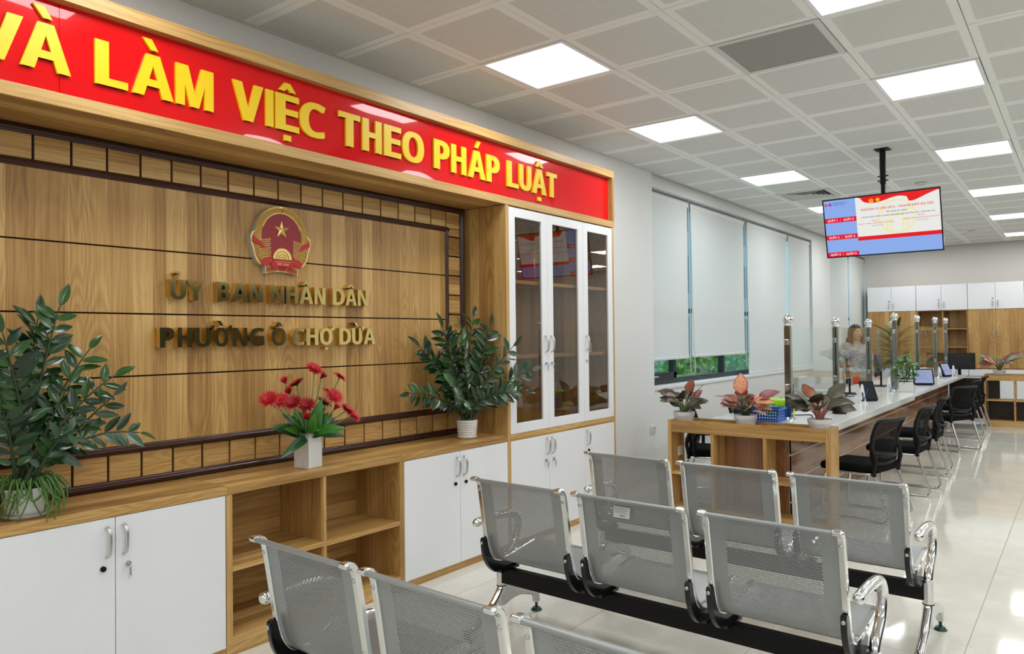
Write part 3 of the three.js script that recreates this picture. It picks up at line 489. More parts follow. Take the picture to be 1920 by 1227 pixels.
{
  const t = thing('display_cabinet', 'tall cupboard with three white-framed glass doors over white lower doors', 'cabinet', [0, 0, 0]), a = -0.604, b = -2.09;
  oakPart(t, 'side_panel', -0.1, F, 0, 2.374, a - 0.034, a, 'y', 0.45); oakPart(t, 'side_panel', -0.1, F, 0, 2.374, b, b + 0.026, 'y', 0.9);
  oakPart(t, 'back_panel', -0.1, -0.088, 0.04, 2.36, b + 0.03, a - 0.034, 'y', 0.2, M.oak); oakPart(t, 'plinth', -0.1, F - 0.002, 0, 0.045, b + 0.026, a - 0.034, 'z', 0.1);
  oakPart(t, 'middle_rail', -0.088, F, 0.742, 0.786, b + 0.026, a - 0.034, 'z', 0.66); oakPart(t, 'top_board', -0.088, F - 0.02, 2.35, 2.368, b + 0.026, a - 0.034, 'z', 0.3);
  for (const y of [1.305, 1.84]) oakPart(t, 'shelf_board', -0.088, F - 0.04, y, y + 0.025, b + 0.026, a - 0.034, 'z', y);
  oakPart(t, 'divider', -0.088, F - 0.03, 0.786, 2.35, -1.61, -1.592, 'y', 0.52); oakPart(t, 'divider', -0.088, F - 0.03, 0.045, 0.742, -1.61, -1.592, 'y', 0.52);
  const c = [-0.638, -1.104, -1.6, -2.064];
  for (let k = 0; k < 3; k++) {
    door(t, c[k], c[k + 1], 0.045, 0.742, k === 0 ? -1 : 1, 0.66, k === 2 ? 0 : 1);
    const z0 = c[k] - 0.0015, z1 = c[k + 1] + 0.0015, y0 = 0.788, y1 = 2.366, w = 0.07;
    const fr = extr((() => { const s = poly([[-z0, y0], [-z1, y0], [-z1, y1], [-z0, y1]]); s.holes.push(new THREE.Path([[-z0 + w, y0 + w], [-z0 + w, y1 - w + 0.005], [-z1 - w, y1 - w + 0.005], [-z1 - w, y0 + w]].map((p) => new THREE.Vector2(...p)))); return s; })(), 0.018, 0.001).rotateY(PI / 2).translate(F - 0.019, 0, 0);
    const d = mesh('glass_door', fr, M.white, t); mesh('pane', lim(F - 0.013, F - 0.009, y0 + w - 0.005, y1 - w + 0.01, z1 + w - 0.005, z0 - w + 0.005), M.smoke, d).userData.label = 'tinted glass pane';
    const hand = k === 0 ? -1 : 1, hz = hand > 0 ? z0 - 0.035 : z1 + 0.035; mesh('handle', handleG, satin, d, [F, 1.408, hz]);
    mesh('lock', lockG, M.steel, d, [F + 0.003, 1.265, hz]); if (k < 2) mesh('key', keyG, M.steel, d, [F, 1.265, hz]);
  }
  // contents behind the glass
  const put = (label, col, z, y, w, h, dep, lean = 0) => { const o = thing('binder', label, 'binder', [-0.02, y, z]); mesh('cover', rbox(dep, h, w, 0.003, dep / 2, h / 2, 0), std({ color: col, roughness: 0.5 }), o); mesh('pages', box(dep - 0.006, h - 0.012, w - 0.008, dep / 2 - 0.001, h / 2, 0), M.plastic, o); mesh('spine_label', box(0.0016, h * 0.3, w * 0.6, dep + 0.0006, h * 0.62, 0), M.plastic, o); o.rotation.x = lean; return o; };
  put('magenta binder standing behind the glass door', rgb(0.45, 0.03, 0.16), -1.66, 1.33, 0.05, 0.31, 0.17); put('deep blue binder next to the magenta one behind glass', rgb(0.02, 0.08, 0.35), -1.78, 1.33, 0.07, 0.32, 0.17);
  put('teal binder behind the glass door beside a blue one', rgb(0.02, 0.24, 0.3), -1.715, 1.33, 0.055, 0.33, 0.17); put('red and white booklet leaning on the upper shelf behind glass', rgb(0.6, 0.05, 0.05), -1.16, 1.867, 0.02, 0.24, 0.16, 0.08);
  put('thin yellow booklet on the upper shelf behind glass', rgb(0.75, 0.6, 0.05), -0.66, 1.867, 0.02, 0.2, 0.15);
  const bx = thing('file_box', 'small white and green box on the glass cupboard shelf', 'box', [0.1, 1.33, -1.88]); mesh('body', rbox(0.12, 0.06, 0.1, 0.003, 0, 0.03, 0), M.plastic, bx); mesh('lid', rbox(0.124, 0.02, 0.104, 0.003, 0, 0.066, 0), std({ color: rgb(0.3, 0.55, 0.5), roughness: 0.5 }), bx);
}
{ // outlet on the pier
  const p = at(1224, 805, 'x', 0), t = thing('wall_socket', 'white double wall socket low on the plain pier', 'wall socket', [0, p.y, p.z]);
  mesh('plate', rbox(0.01, 0.075, 0.118, 0.004, 0.005, 0, 0), M.plastic, t);
  for (const s of [-1, 1]) { mesh('socket', rbox(0.003, 0.05, 0.045, 0.002, 0.011, 0, s * 0.026), M.plastic, t); mesh('slots', join([box(0.002, 0.012, 0.003, 0.0125, 0.008, s * 0.026 - 0.008), box(0.002, 0.012, 0.003, 0.0125, 0.008, s * 0.026 + 0.008), box(0.002, 0.005, 0.005, 0.0125, -0.012, s * 0.026)]), M.black, t); }
}

// ---------- waiting-room benches ----------
// side profile of a seat shell, from the lip at the top of the back round the bend to the front of the seat: [z, y]
const PROFILE = [[0.1, 0.783], [0.078, 0.781], [0.06, 0.761], [0.05, 0.717], [0.038, 0.648], [0.024, 0.56], [0.008, 0.472], [-0.012, 0.412], [-0.045, 0.374], [-0.1, 0.36], [-0.18, 0.368], [-0.28, 0.384], [-0.36, 0.396], [-0.405, 0.394], [-0.43, 0.38]];
function sheet(pts, w, t, v0 = 0, v1 = 1) {                 // bent sheet of width w and thickness t along a profile, uv over the whole sheet
  const c = new THREE.CatmullRomCurve3(pts.map(([z, y]) => V3(0, y, z))), n = 44, m = 2, pos = [], uv = [], idx = [];
  const P = c.getSpacedPoints(n), side = [];
  for (let i = 0; i <= n; i++) { const a = P[Math.max(0, i - 1)], b = P[Math.min(n, i + 1)]; side.push(V3(0, -(b.z - a.z), b.y - a.y).normalize()); }
  for (const s of [0, 1]) for (let i = 0; i <= n; i++) for (let j = 0; j <= m; j++) { pos.push((j / m - 0.5) * w, P[i].y + side[i].y * t * s, P[i].z + side[i].z * t * s); uv.push(j / m, v0 + (v1 - v0) * (1 - i / n)); }
  const q = (n + 1) * (m + 1);
  for (const s of [0, 1]) for (let i = 0; i < n; i++) for (let j = 0; j < m; j++) { const a = s * q + i * (m + 1) + j, b = a + m + 1; s ? idx.push(a, b, a + 1, a + 1, b, b + 1) : idx.push(a, a + 1, b, a + 1, b + 1, b); }
  const g = new THREE.BufferGeometry(); g.setAttribute('position', new THREE.Float32BufferAttribute(pos, 3)); g.setAttribute('uv', new THREE.Float32BufferAttribute(uv, 2)); g.setIndex(idx); g.computeVertexNormals(); return g;
}
function makeBench() {
  const t = thing('waiting_bench', 'x', 'bench', [0, 0, 0]);
  const W = 0.5, PITCH = 0.582, LEN = PITCH * 2 + W, railPts = PROFILE.map(([z, y]) => [0, y, z]);
  const backG = sheet(PROFILE.slice(0, 10), W - 0.02, 0.002), seatG = sheet(PROFILE.slice(8), W - 0.02, 0.002);
  // side rail: flat chromed bar that follows the profile
  const railS = new THREE.Shape(); { const c = new THREE.CatmullRomCurve3(PROFILE.map(([z, y]) => V3(z, y, 0))), P = c.getSpacedPoints(60), o = [], q = []; for (let i = 0; i <= 60; i++) { const a = P[Math.max(0, i - 1)], b = P[Math.min(60, i + 1)], d = V3(-(b.y - a.y), b.x - a.x, 0).normalize(); o.push(new THREE.Vector2(P[i].x + d.x * 0.011, P[i].y + d.y * 0.011)); q.unshift(new THREE.Vector2(P[i].x - d.x * 0.011, P[i].y - d.y * 0.011)); } railS.setFromPoints([...o, ...q]); }
  const railG = extr(railS, 0.018, 0.004).rotateY(-PI / 2).translate(0.009, 0, 0);   // shape x -> z
  const capG = new THREE.CapsuleGeometry(0.0105, 0.022, 5, 12).rotateZ(PI / 2).translate(0, 0.783, 0.1), lipG = capped(new THREE.LineCurve3(V3(-W / 2 + 0.02, 0.783, 0.102), V3(W / 2 - 0.02, 0.783, 0.102)), 0.008, 2, 12), frontG = capped(new THREE.LineCurve3(V3(-W / 2, 0.378, -0.43), V3(W / 2, 0.378, -0.43)), 0.008, 2, 10);
  // black cast bracket under each side of a seat
  const br = new THREE.Shape(); br.moveTo(0.047, 0.47); br.quadraticCurveTo(0.056, 0.485, 0.036, 0.492); br.quadraticCurveTo(0.014, 0.492, 0.012, 0.47); br.quadraticCurveTo(0.006, 0.4, -0.06, 0.372); br.lineTo(-0.2, 0.36); br.lineTo(-0.22, 0.34); br.lineTo(-0.2, 0.308); br.lineTo(-0.04, 0.308); br.quadraticCurveTo(0.046, 0.36, 0.047, 0.47);
  const brG = join([extr(br, 0.018, 0.002).rotateY(-PI / 2).translate(0.009, 0, 0), lim(-0.03, 0.03, 0.302, 0.314, -0.2, -0.06)]);
  const boltG = new THREE.SphereGeometry(0.008, 10, 6).scale(1, 1, 0.5);
  const shell = [-PITCH, 0, PITCH];
  for (const x of shell) {
    const b = mesh('backrest', backG, M.bench, t, [x, 0, 0]); mesh('seat', seatG, M.bench, t, [x, 0, 0]);
    mesh('top_lip', lipG, M.benchPlain, b); mesh('front_edge', frontG, M.chrome, t, [x, 0, 0]);
    for (const s of [-1, 1]) {
      const r = mesh('side_rail', railG, M.chrome, t, [x + s * (W / 2 - 0.004), 0, 0]); mesh('end_cap', capG, M.chrome, r);
      for (const [y, z] of [[0.73, 0.064], [0.5, 0.026]]) mesh('rivet', boltG, M.steel, r, [0, y, z]);
      const k = mesh('bracket', brG, M.blackGloss, t, [x + s * (W / 2 - 0.004), 0, 0]); mesh('bolt', boltG, M.steel, k, [0, 0.468, 0.05]);
    }
  }
  mesh('beam', rbox(LEN + 0.05, 0.078, 0.046, 0.004, 0, 0.263, -0.15), M.black, t);
  for (const s of [-1, 1]) {
    const x = s * (LEN / 2 + 0.042);
    mesh('armrest', tube([[x, 0.555, 0.03], [x, 0.56, -0.03], [x, 0.562, -0.13], [x, 0.548, -0.24], [x, 0.49, -0.285], [x, 0.41, -0.255], [x, 0.35, -0.185], [x, 0.29, -0.153], [x, 0.22, -0.15]], 0.0205, 60, 14, 0.5), M.chrome, t);
    mesh('armrest_end', sphere(0.0215, 0, 0, 0, 14, 10).scale(1, 1, 1.1), M.chrome, t, [x, 0.555, 0.03]);
    const sl = mesh('leg_sleeve', cyl(0.0245, 0.0245, 0.11, 20, 0, 0, 0), M.chrome, t, [x, 0.262, -0.15]); mesh('sleeve_ring', new THREE.TorusGeometry(0.0235, 0.003, 6, 20).rotateX(PI / 2), M.black, sl, [0, -0.055, 0]);
    const rear = mesh('leg', tube([[x, 0.22, -0.15], [x, 0.18, -0.135], [x, 0.1, -0.05], [x, 0.045, 0.06], [x, 0.035, 0.11]], 0.0205, 24, 14), M.chrome, t);
    const fs = new THREE.Shape(); fs.moveTo(-0.14, 0.215); fs.quadraticCurveTo(-0.27, 0.19, -0.42, 0.12); fs.lineTo(-0.445, 0.1); fs.lineTo(-0.45, 0.045); fs.lineTo(-0.42, 0.045); fs.lineTo(-0.412, 0.085); fs.quadraticCurveTo(-0.27, 0.15, -0.17, 0.105); fs.lineTo(-0.14, 0.105);
    const front = mesh('leg', extr(fs, 0.024, 0.004).rotateY(-PI / 2).translate(x + 0.012, 0, 0), M.steel, t);
    for (const [z, par] of [[0.11, rear], [-0.435, front]]) mesh('foot_pad', join([cyl(0.008, 0.008, 0.04, 10, x, 0.035, z), cyl(0.02, 0.029, 0.014, 20, x, 0.0085, z), cyl(0.03, 0.03, 0.002, 20, x, 0.001, z)]), std({ color: rgb(0.012, 0.06, 0.06), roughness: 0.4 }), par);
  }
  return t;
}
{
  const b = makeBench(); b.name = 'waiting_bench';
  const put = (o, xl, zl, zr, label) => { const L = 0.582 * 2 + 0.5, a = Math.atan2(-(zr - zl), L); o.position.set(xl + L / 2 * Math.cos(a), 0, (zl + zr) / 2 - 0.1); o.rotation.y = a; o.userData.label = label; o.userData.group = 'perforated steel waiting benches'; };
  put(b, 1.115, 0.73, 0.79, 'three-seat perforated steel bench, middle row, with a white sticker on its centre backrest');
  const c = dup(b, [0, 0, 0], 0); put(c, 1.14, -0.25, -0.205, 'three-seat perforated steel bench of the row closest to the oak planter');
  const a = dup(b, [0, 0, 0], 0); put(a, 1.195, 1.975, 2.06, 'three-seat perforated steel bench beside the open shelves, rearmost row');
  const st = canvasTex(256, 128, (g) => { g.fillStyle = '#dfe3e4'; g.fillRect(0, 0, 256, 128); g.fillStyle = '#8d9396'; for (let k = 0; k < 5; k++) g.fillRect(16, 16 + k * 13, 220 - (k * 37) % 60, 4); g.fillStyle = '#33383b'; g.font = 'bold 26px sans-serif'; for (let k = 0; k < 9; k++) g.fillRect(100 + k * 10, 96, 4 + (k * 7) % 4, 16); });
  const s = mesh('paper_label', rbox(0.078, 0.045, 0.0008, 0.0003, -0.035, 0.733, 0.0625), std({ map: st, roughness: 0.6 }), b);
  { const g = s.geometry, P = g.attributes.position, uv = g.attributes.uv; for (let i = 0; i < P.count; i++) uv.setXY(i, (P.getX(i) + 0.074) / 0.078, (P.getY(i) - 0.7105) / 0.045); g.translate(0, -0.733, -0.0625).rotateX(-0.16).translate(0, 0.728, 0.0645); }
}

// ---------- planter shelf and service counter ----------
{
  const t = thing('planter_shelf', 'oak divider shelf with a planter trough on top, at the head of the counter', 'shelf', [0, 0, 0]);
  const x0 = 0.713, x1 = 1.975, z0 = -2.2, z1 = -2.45;
  oakPart(t, 'end_panel', x0, x0 + 0.03, 0, 0.77, z1, z0, 'y', 0.15); oakPart(t, 'end_panel', x1 - 0.03, x1, 0, 0.77, z1, z0, 'y', 0.42);
  oakPart(t, 'apron', x0 + 0.03, x1 - 0.03, 0.672, 0.77, z0 - 0.02, z0 - 0.002, 'x', 0.6); oakPart(t, 'apron', x0 + 0.03, x1 - 0.03, 0.672, 0.77, z1 + 0.002, z1 + 0.02, 'x', 0.31);
  oakPart(t, 'trough_board', x0 + 0.03, x1 - 0.03, 0.672, 0.69, z1 + 0.02, z0 - 0.02, 'x', 0.2);
  for (const x of [1.075, 1.49]) oakPart(t, 'upright', x, x + 0.025, 0.07, 0.672, z1 + 0.003, z0 - 0.006, 'y', x);
  oakPart(t, 'bottom_board', x0 + 0.03, x1 - 0.03, 0.045, 0.07, z1, z0 - 0.004, 'x', 0.7); oakPart(t, 'plinth', x0 + 0.03, x1 - 0.03, 0, 0.045, z1, z0 - 0.01, 'x', 0.5);
  oakPart(t, 'shelf_board', x0 + 0.03, 1.075, 0.33, 0.352, z1, z0 - 0.006, 'x', 0.1); oakPart(t, 'shelf_board', 1.515, x1 - 0.03, 0.33, 0.352, z1, z0 - 0.006, 'x', 0.85);
  const so = mesh('socket', rbox(0.008, 0.075, 0.075, 0.003), M.plastic, t, [x0 + 0.034, 0.5, -2.36]); so.userData.label = 'white socket plate on the inner face';
}
const TOP = 0.76, CZ0 = -2.452, CZ1 = -10.85, CS = -6.05;
{
  const t = thing('service_counter', 'long service counter body with glossy brown panels and pale inlaid lines', 'counter', [0, 0, 0]);
  oakPart(t, 'end_panel', 1.05, 1.6, 0, 0.699, CZ0 - 0.02, CZ0, 'y', 0.2, M.counterFront);
  const inlay = std({ color: rgb(0.7, 0.62, 0.52), roughness: 0.3 });
  for (let k = 0; k < 6; k++) {
    const a = CZ0 - 0.02 - k * 1.396, b = a - 1.392, xf = 1.62;
    [[0, 0.15], [0.159, 0.318], [0.327, 0.516], [0.525, 0.699]].forEach(([y0, y1], n) => mesh('front_board', grain(lim(xf - 0.018, xf, y0, y1, b, a, 0.003), 'z', 0.13 * k + n * 0.29, k * 0.37 + n * 0.6), M.counterFront, t));
    mesh('inlay', lim(xf - 0.02, xf - 0.0025, 0.01, 0.69, b, a), inlay, t);
    const tri = poly([[0, 0], [0.14, 0], [0, -0.12]]); mesh('bracket', grain(extr(tri, 0.03).translate(xf, 0.699, a - 0.32), 'y', 0.3), M.counterFront, t);
  }
  mesh('back_panel', grain(lim(1.05, 1.07, 0, 0.699, CS, CZ0 - 0.02), 'y', 0.5), M.counterFront, t); mesh('back_panel', grain(lim(1.05, 1.07, 0, 0.719, CZ1, CS - 0.002), 'y', 0.2), M.counterFront, t); mesh('end_panel', grain(lim(1.05, 1.6, 0, 0.719, CZ1, CZ1 + 0.02), 'y', 0.5), M.counterFront, t);
  const top = (x1, a, b, th, l) => { const g = grain(lim(0.92, x1, TOP - th, TOP, b, a, 0.003), 'z', 0, 0, 1.2, 1.2); return tag(mesh('worktop', g, M.marble), l, 'worktop'); };
  top(1.9, CZ0, CS, 0.06, 'white stone worktop slab starting at the oak planter shelf'); top(1.875, CS - 0.002, CZ1, 0.04, 'white stone worktop slab running to the far desk, slightly narrower');
}
// posts with steel balls and the glass screens between them
function post(x, z, h, label, group) {
  const t = thing('screen_post', label, 'post', [x, TOP, z], 0, group);
  mesh('shaft', rbox(0.052, h, 0.052, 0.004, 0, h / 2, 0), M.postSteel, t); mesh('base_plate', join([cyl(0.05, 0.056, 0.012, 24, 0, 0.006, 0), cyl(0.036, 0.05, 0.01, 24, 0, 0.017, 0)]), M.chrome, t);
  mesh('collar', lathe([[0, h + 0.018], [0.03, h + 0.018], [0.036, h + 0.012], [0.036, h + 0.004], [0.02, h], [0, h]]), M.chrome, t); mesh('ball', sphere(0.042, 0, h + 0.055, 0, 24, 16), M.chrome, t);
  for (const y of [h - 0.13, 0.27]) { const c = mesh('glass_clip', rbox(0.03, 0.045, 0.024, 0.006, 0, y, 0.0375), M.chrome, t); }
  return t;
}
const PG = 'glass screen posts on the counter';
const near = [-2.79, -4.26, -5.66, -7.0], far = [-6.62, -8.15, -9.72, -10.82];
[['first', 'square steel post with a ball top beside the blue basket'], ['second', 'square steel post with a ball top in front of the grey document box'], ['third', 'square steel post with a ball top at the seated visitor screens beside the woman'], ['4', 'square steel post with a ball top behind the taller post by the bushy pot plant']].forEach(([, l], k) => post(1.51, near[k], 0.765, l, PG));
['taller steel post with a ball top next to the bushy pot plant', 'taller steel post with a ball top behind the bright tablet', 'taller steel post with a ball top before the open wall shelves', 'last taller steel post with a ball top by the black monitor'].forEach((l, k) => post(1.6, far[k], 0.85, l, PG));
function screen(x, z0, z1, y0, y1, label) { const t = thing('glass_screen', label, 'glass screen', [x, y0, (z0 + z1) / 2], 0, 'counter glass screens'); mesh('pane', box(0.008, y1 - y0, Math.abs(z1 - z0) - 0.1, 0, (y1 - y0) / 2, 0), M.glass, t); for (const s of [-1, 1]) mesh('edge', box(0.0082, y1 - y0, 0.003, 0, (y1 - y0) / 2, s * (Math.abs(z1 - z0) - 0.1) / 2), std({ color: rgb(0.03, 0.11, 0.09), roughness: 0.1 }), t); }
screen(1.51, near[0], near[1], 1.0, 1.52, 'clear glass screen between the first two posts'); screen(1.51, near[1], near[2], 1.0, 1.52, 'clear glass screen in front of the standing woman'); screen(1.51, near[2], near[3], 1.0, 1.52, 'clear glass screen before the wood-fronted wardrobe');
screen(1.6, far[0], far[1], 1.0, 1.55, 'clear glass screen beside the tall leafy indoor plant'); screen(1.6, far[1], far[2], 1.0, 1.55, 'clear glass screen in front of the open wall shelves'); screen(1.6, far[2], far[3], 1.0, 1.55, 'clear glass screen closest to the far desk');

// ---------- visitor chairs ----------
function makeChair(arms) {
  const t = thing('mesh_chair', 'x', 'chair', [0, 0, 0]);
  // seat: padded, facing -z locally; back at +z
  const seat = rbox(0.47, 0.075, 0.46, 0.035, 0, 0.455, -0.02, 4), P = seat.attributes.position; for (let i = 0; i < P.count; i++) { const z = P.getZ(i); if (z < -0.15) P.setY(i, P.getY(i) - (z + 0.15) * (z + 0.15) * 0.9); } seat.computeVertexNormals(); mesh('seat', seat, M.fabric, t);
  const bz = (y) => 0.19 + (y - 0.45) * 0.1 + Math.max(0, y - 0.78) * 0.4, bw = (y) => 0.2 + 0.035 * Math.sin((y - 0.45) / 0.42 * PI * 0.75), bow = (x, y) => bz(y) - 0.035 * (x / 0.22) ** 2;
  const loop = []; for (const [x, y] of [[0, 0.885], [0.12, 0.885], [0.2, 0.885], [0.232, 0.875], [0.236, 0.84], [0.232, 0.72], [0.222, 0.6], [0.205, 0.53], [0.15, 0.5], [0, 0.495], [-0.15, 0.5], [-0.205, 0.53], [-0.222, 0.6], [-0.232, 0.72], [-0.236, 0.84], [-0.232, 0.875], [-0.2, 0.885], [-0.12, 0.885]]) loop.push(V3(x, y, bow(x, y)));
  const fr = new THREE.TubeGeometry(new THREE.CatmullRomCurve3(loop, true), 80, 0.016, 10, true); mesh('back_frame', fr, M.black, t);
  const net = new THREE.PlaneGeometry(1, 1, 12, 12), N = net.attributes.position, U = net.attributes.uv; for (let i = 0; i < N.count; i++) { const y = 0.5 + (N.getY(i) + 0.5) * 0.38, e = Math.abs(N.getY(i)) > 0.4 ? 0.93 : 1.0, x = N.getX(i) * 2 * (0.19 + (y - 0.5) * 0.12) * (N.getY(i) < -0.4 ? 0.93 : 1); N.setXYZ(i, x, y, bow(x, y)); U.setXY(i, x / 0.012, y / 0.012); } net.computeVertexNormals(); mesh('back_mesh', net, M.net, t);
  mesh('back_bar', tube([[-0.215, 0.6, bow(-0.21, 0.6)], [-0.1, 0.57, bow(0.1, 0.57) + 0.03], [0, 0.565, bow(0, 0.57) + 0.035], [0.1, 0.57, bow(0.1, 0.57) + 0.03], [0.215, 0.6, bow(0.21, 0.6)]], 0.013, 24, 8), M.black, t);
  for (const s of [-1, 1]) {
    mesh('back_support', tube([[s * 0.232, 0.66, bow(0.232, 0.66)], [s * 0.232, 0.55, 0.2], [s * 0.228, 0.45, 0.185], [s * 0.222, 0.4, 0.185]], 0.017, 16, 8), M.black, t);
    mesh('leg', tube([[s * 0.222, 0.43, 0.185], [s * 0.222, 0.38, 0.195], [s * 0.225, 0.1, 0.27], [s * 0.225, 0.035, 0.28], [s * 0.225, 0.013, 0.255], [s * 0.225, 0.012, 0.2], [s * 0.225, 0.012, -0.16], [s * 0.225, 0.014, -0.215], [s * 0.225, 0.04, -0.235], [s * 0.222, 0.36, -0.205], [s * 0.222, 0.405, -0.18], [s * 0.222, 0.412, -0.12], [s * 0.222, 0.412, 0.16]], 0.0115, 120, 8, 0.35), M.chrome, t);
    if (arms) mesh('armrest', tube([[s * 0.24, 0.42, 0.12], [s * 0.26, 0.5, 0.13], [s * 0.265, 0.63, 0.12], [s * 0.265, 0.655, 0.06], [s * 0.265, 0.655, -0.12], [s * 0.262, 0.63, -0.15]], 0.016, 30, 8), M.black, t);
  }
  mesh('cross_bar', join([capped(new THREE.LineCurve3(V3(-0.222, 0.41, 0.12), V3(0.222, 0.41, 0.12)), 0.009, 2, 8), capped(new THREE.LineCurve3(V3(-0.222, 0.405, -0.16), V3(0.222, 0.405, -0.16)), 0.009, 2, 8)]), M.chrome, t);
  for (const m of t.children) m.geometry.scale(1, 0.89, 1);
  return t;
}
{
  const c = makeChair(false), G = 'black mesh visitor chairs at the counter';
  const set = (o, x, z, a, l) => { o.position.set(x, 0, z); o.rotation.y = a; o.userData.label = l; o.userData.group = G; };
  set(c, 2.0, -3.07, PI / 2 - 0.2, 'black mesh visitor chair closest to the oak planter shelf');
  [[2.06, -4.3, PI / 2 - 0.05, 'black mesh visitor chair, second from the planter shelf'], [2.03, -5.45, PI / 2 + 0.03, 'black mesh visitor chair, third from the planter shelf'], [2.05, -7.35, PI / 2 - 0.42, 'black mesh visitor chair turned askew from the counter'], [2.0, -8.75, PI / 2 - 0.05, 'black mesh visitor chair behind the askew one'], [1.99, -9.85, PI / 2, 'black mesh visitor chair at the far end of the counter']].forEach(([x, z, a, l]) => set(dup(c, [0, 0, 0], 0), x, z, a, l));
}

// ---------- plants ----------
function leafGeo(len, wid, fold = 0.25, droop = 0.15, tip = 0.6, n = 7) {   // lies along +y from the origin, faces +z
  const pos = [], uv = [], idx = [];
  for (let i = 0; i <= n; i++) {
    const t = i / n, w = wid / 2 * Math.pow(Math.sin(Math.PI * Math.pow(t, tip)), 0.85), y = len * t, z = -droop * len * t * t;
    for (const s of [-1, -0.5, 0, 0.5, 1]) { pos.push(s * w, y, z + Math.abs(s) * w * fold); uv.push(0.5 + s / 2, t); }
  }
  for (let i = 0; i < n; i++) for (let j = 0; j < 4; j++) { const a = i * 5 + j, b = a + 5; idx.push(a, a + 1, b, a + 1, b + 1, b); }
  const g = new THREE.BufferGeometry(); g.setAttribute('position', new THREE.Float32BufferAttribute(pos, 3)); g.setAttribute('uv', new THREE.Float32BufferAttribute(uv, 2)); g.setIndex(idx); g.computeVertexNormals(); return g;
}
const aim = (m, dir, face) => { const y = dir.clone().normalize(), x = V3().crossVectors(y, face).normalize(), z = V3().crossVectors(x, y); m.quaternion.setFromRotationMatrix(new THREE.Matrix4().makeBasis(x, y, z)); return m; };
function taperTube(c, r0, r1, seg = 14, n = 7) {
  const g = new THREE.TubeGeometry(c, seg, 1, n, false), P = g.attributes.position, f = [];
  for (let i = 0; i <= seg; i++) f.push(c.getPointAt(i / seg));
  for (let k = 0; k < P.count; k++) { const i = Math.floor(k / (n + 1)), r = r0 + (r1 - r0) * i / seg; P.setXYZ(k, f[i].x + (P.getX(k) - f[i].x) * r, f[i].y + (P.getY(k) - f[i].y) * r, f[i].z + (P.getZ(k) - f[i].z) * r); }
  return g;
}
const green = (r, g, b, ro = 0.3) => phys({ color: rgb(r, g, b), roughness: ro, side: THREE.DoubleSide, transmission: 0.04, thickness: 0 });
const zzLeaf = [green(0.016, 0.055, 0.016, 0.22), green(0.03, 0.09, 0.02, 0.22), green(0.01, 0.035, 0.012, 0.2), green(0.05, 0.1, 0.055, 0.3)], zzStem = std({ color: rgb(0.03, 0.06, 0.02), roughness: 0.5 });
const zzLeafG = [leafGeo(0.09, 0.036, 0.25, 0.12, 0.85), leafGeo(0.08, 0.035, 0.2, 0.22, 0.85), leafGeo(0.1, 0.036, 0.3, 0.08, 0.85)];
function zzPlant(t, base, stems) {       // base: world point of the soil; stems: [tip, arch, leaf size, pale]
  for (const [tip, arch, size, pale] of stems) {
    const a = rr(0, 6.28), b = base.clone().add(V3(Math.cos(a) * 0.03, 0, Math.sin(a) * 0.03)), d = tip.clone().sub(b);
    const mid = b.clone().addScaledVector(d, 0.45).add(V3(0, arch, 0)), c = new THREE.QuadraticBezierCurve3(b, mid, tip), L = c.getLength();
    const local = new THREE.QuadraticBezierCurve3(...[b, mid, tip].map((p) => p.clone().sub(t.position)));
    const s = mesh('stem', taperTube(local, 0.0095, 0.0025), zzStem, t);
    const n = Math.max(5, Math.round(L * 0.72 / 0.047)), face0 = V3(1, rr(0.2, 0.7), rr(-0.3, 0.6)).normalize();
    for (let i = 0; i <= n; i++) for (const side of i === n ? [0] : [-1, 1]) {
      const u = 0.3 + 0.7 * i / n - (side > 0 ? 0.012 : 0), p = local.getPointAt(Math.min(1, u)), T = local.getTangentAt(Math.min(1, u)), S = V3().crossVectors(T, face0).normalize();
      const dir = T.clone().multiplyScalar(side ? rr(0.45, 0.75) : 1).addScaledVector(S, side * rr(0.75, 1)).add(V3(rr(-0.2, 0.3), rr(-0.15, 0.15), rr(-0.15, 0.15)));
      const m = mesh('leaf', zzLeafG[Math.floor(rnd() * 3)], zzLeaf[pale && rnd() < pale ? 3 : Math.floor(rnd() * 3)], s); m.position.copy(p).addScaledVector(S, side * 0.003);
      aim(m, dir, face0.clone().add(V3(rr(-0.4, 0.4), rr(-0.3, 0.5), rr(-0.4, 0.4)))); m.scale.setScalar(size * (i === 0 ? 0.75 : 1) * rr(0.85, 1.12));
    }
  }
}
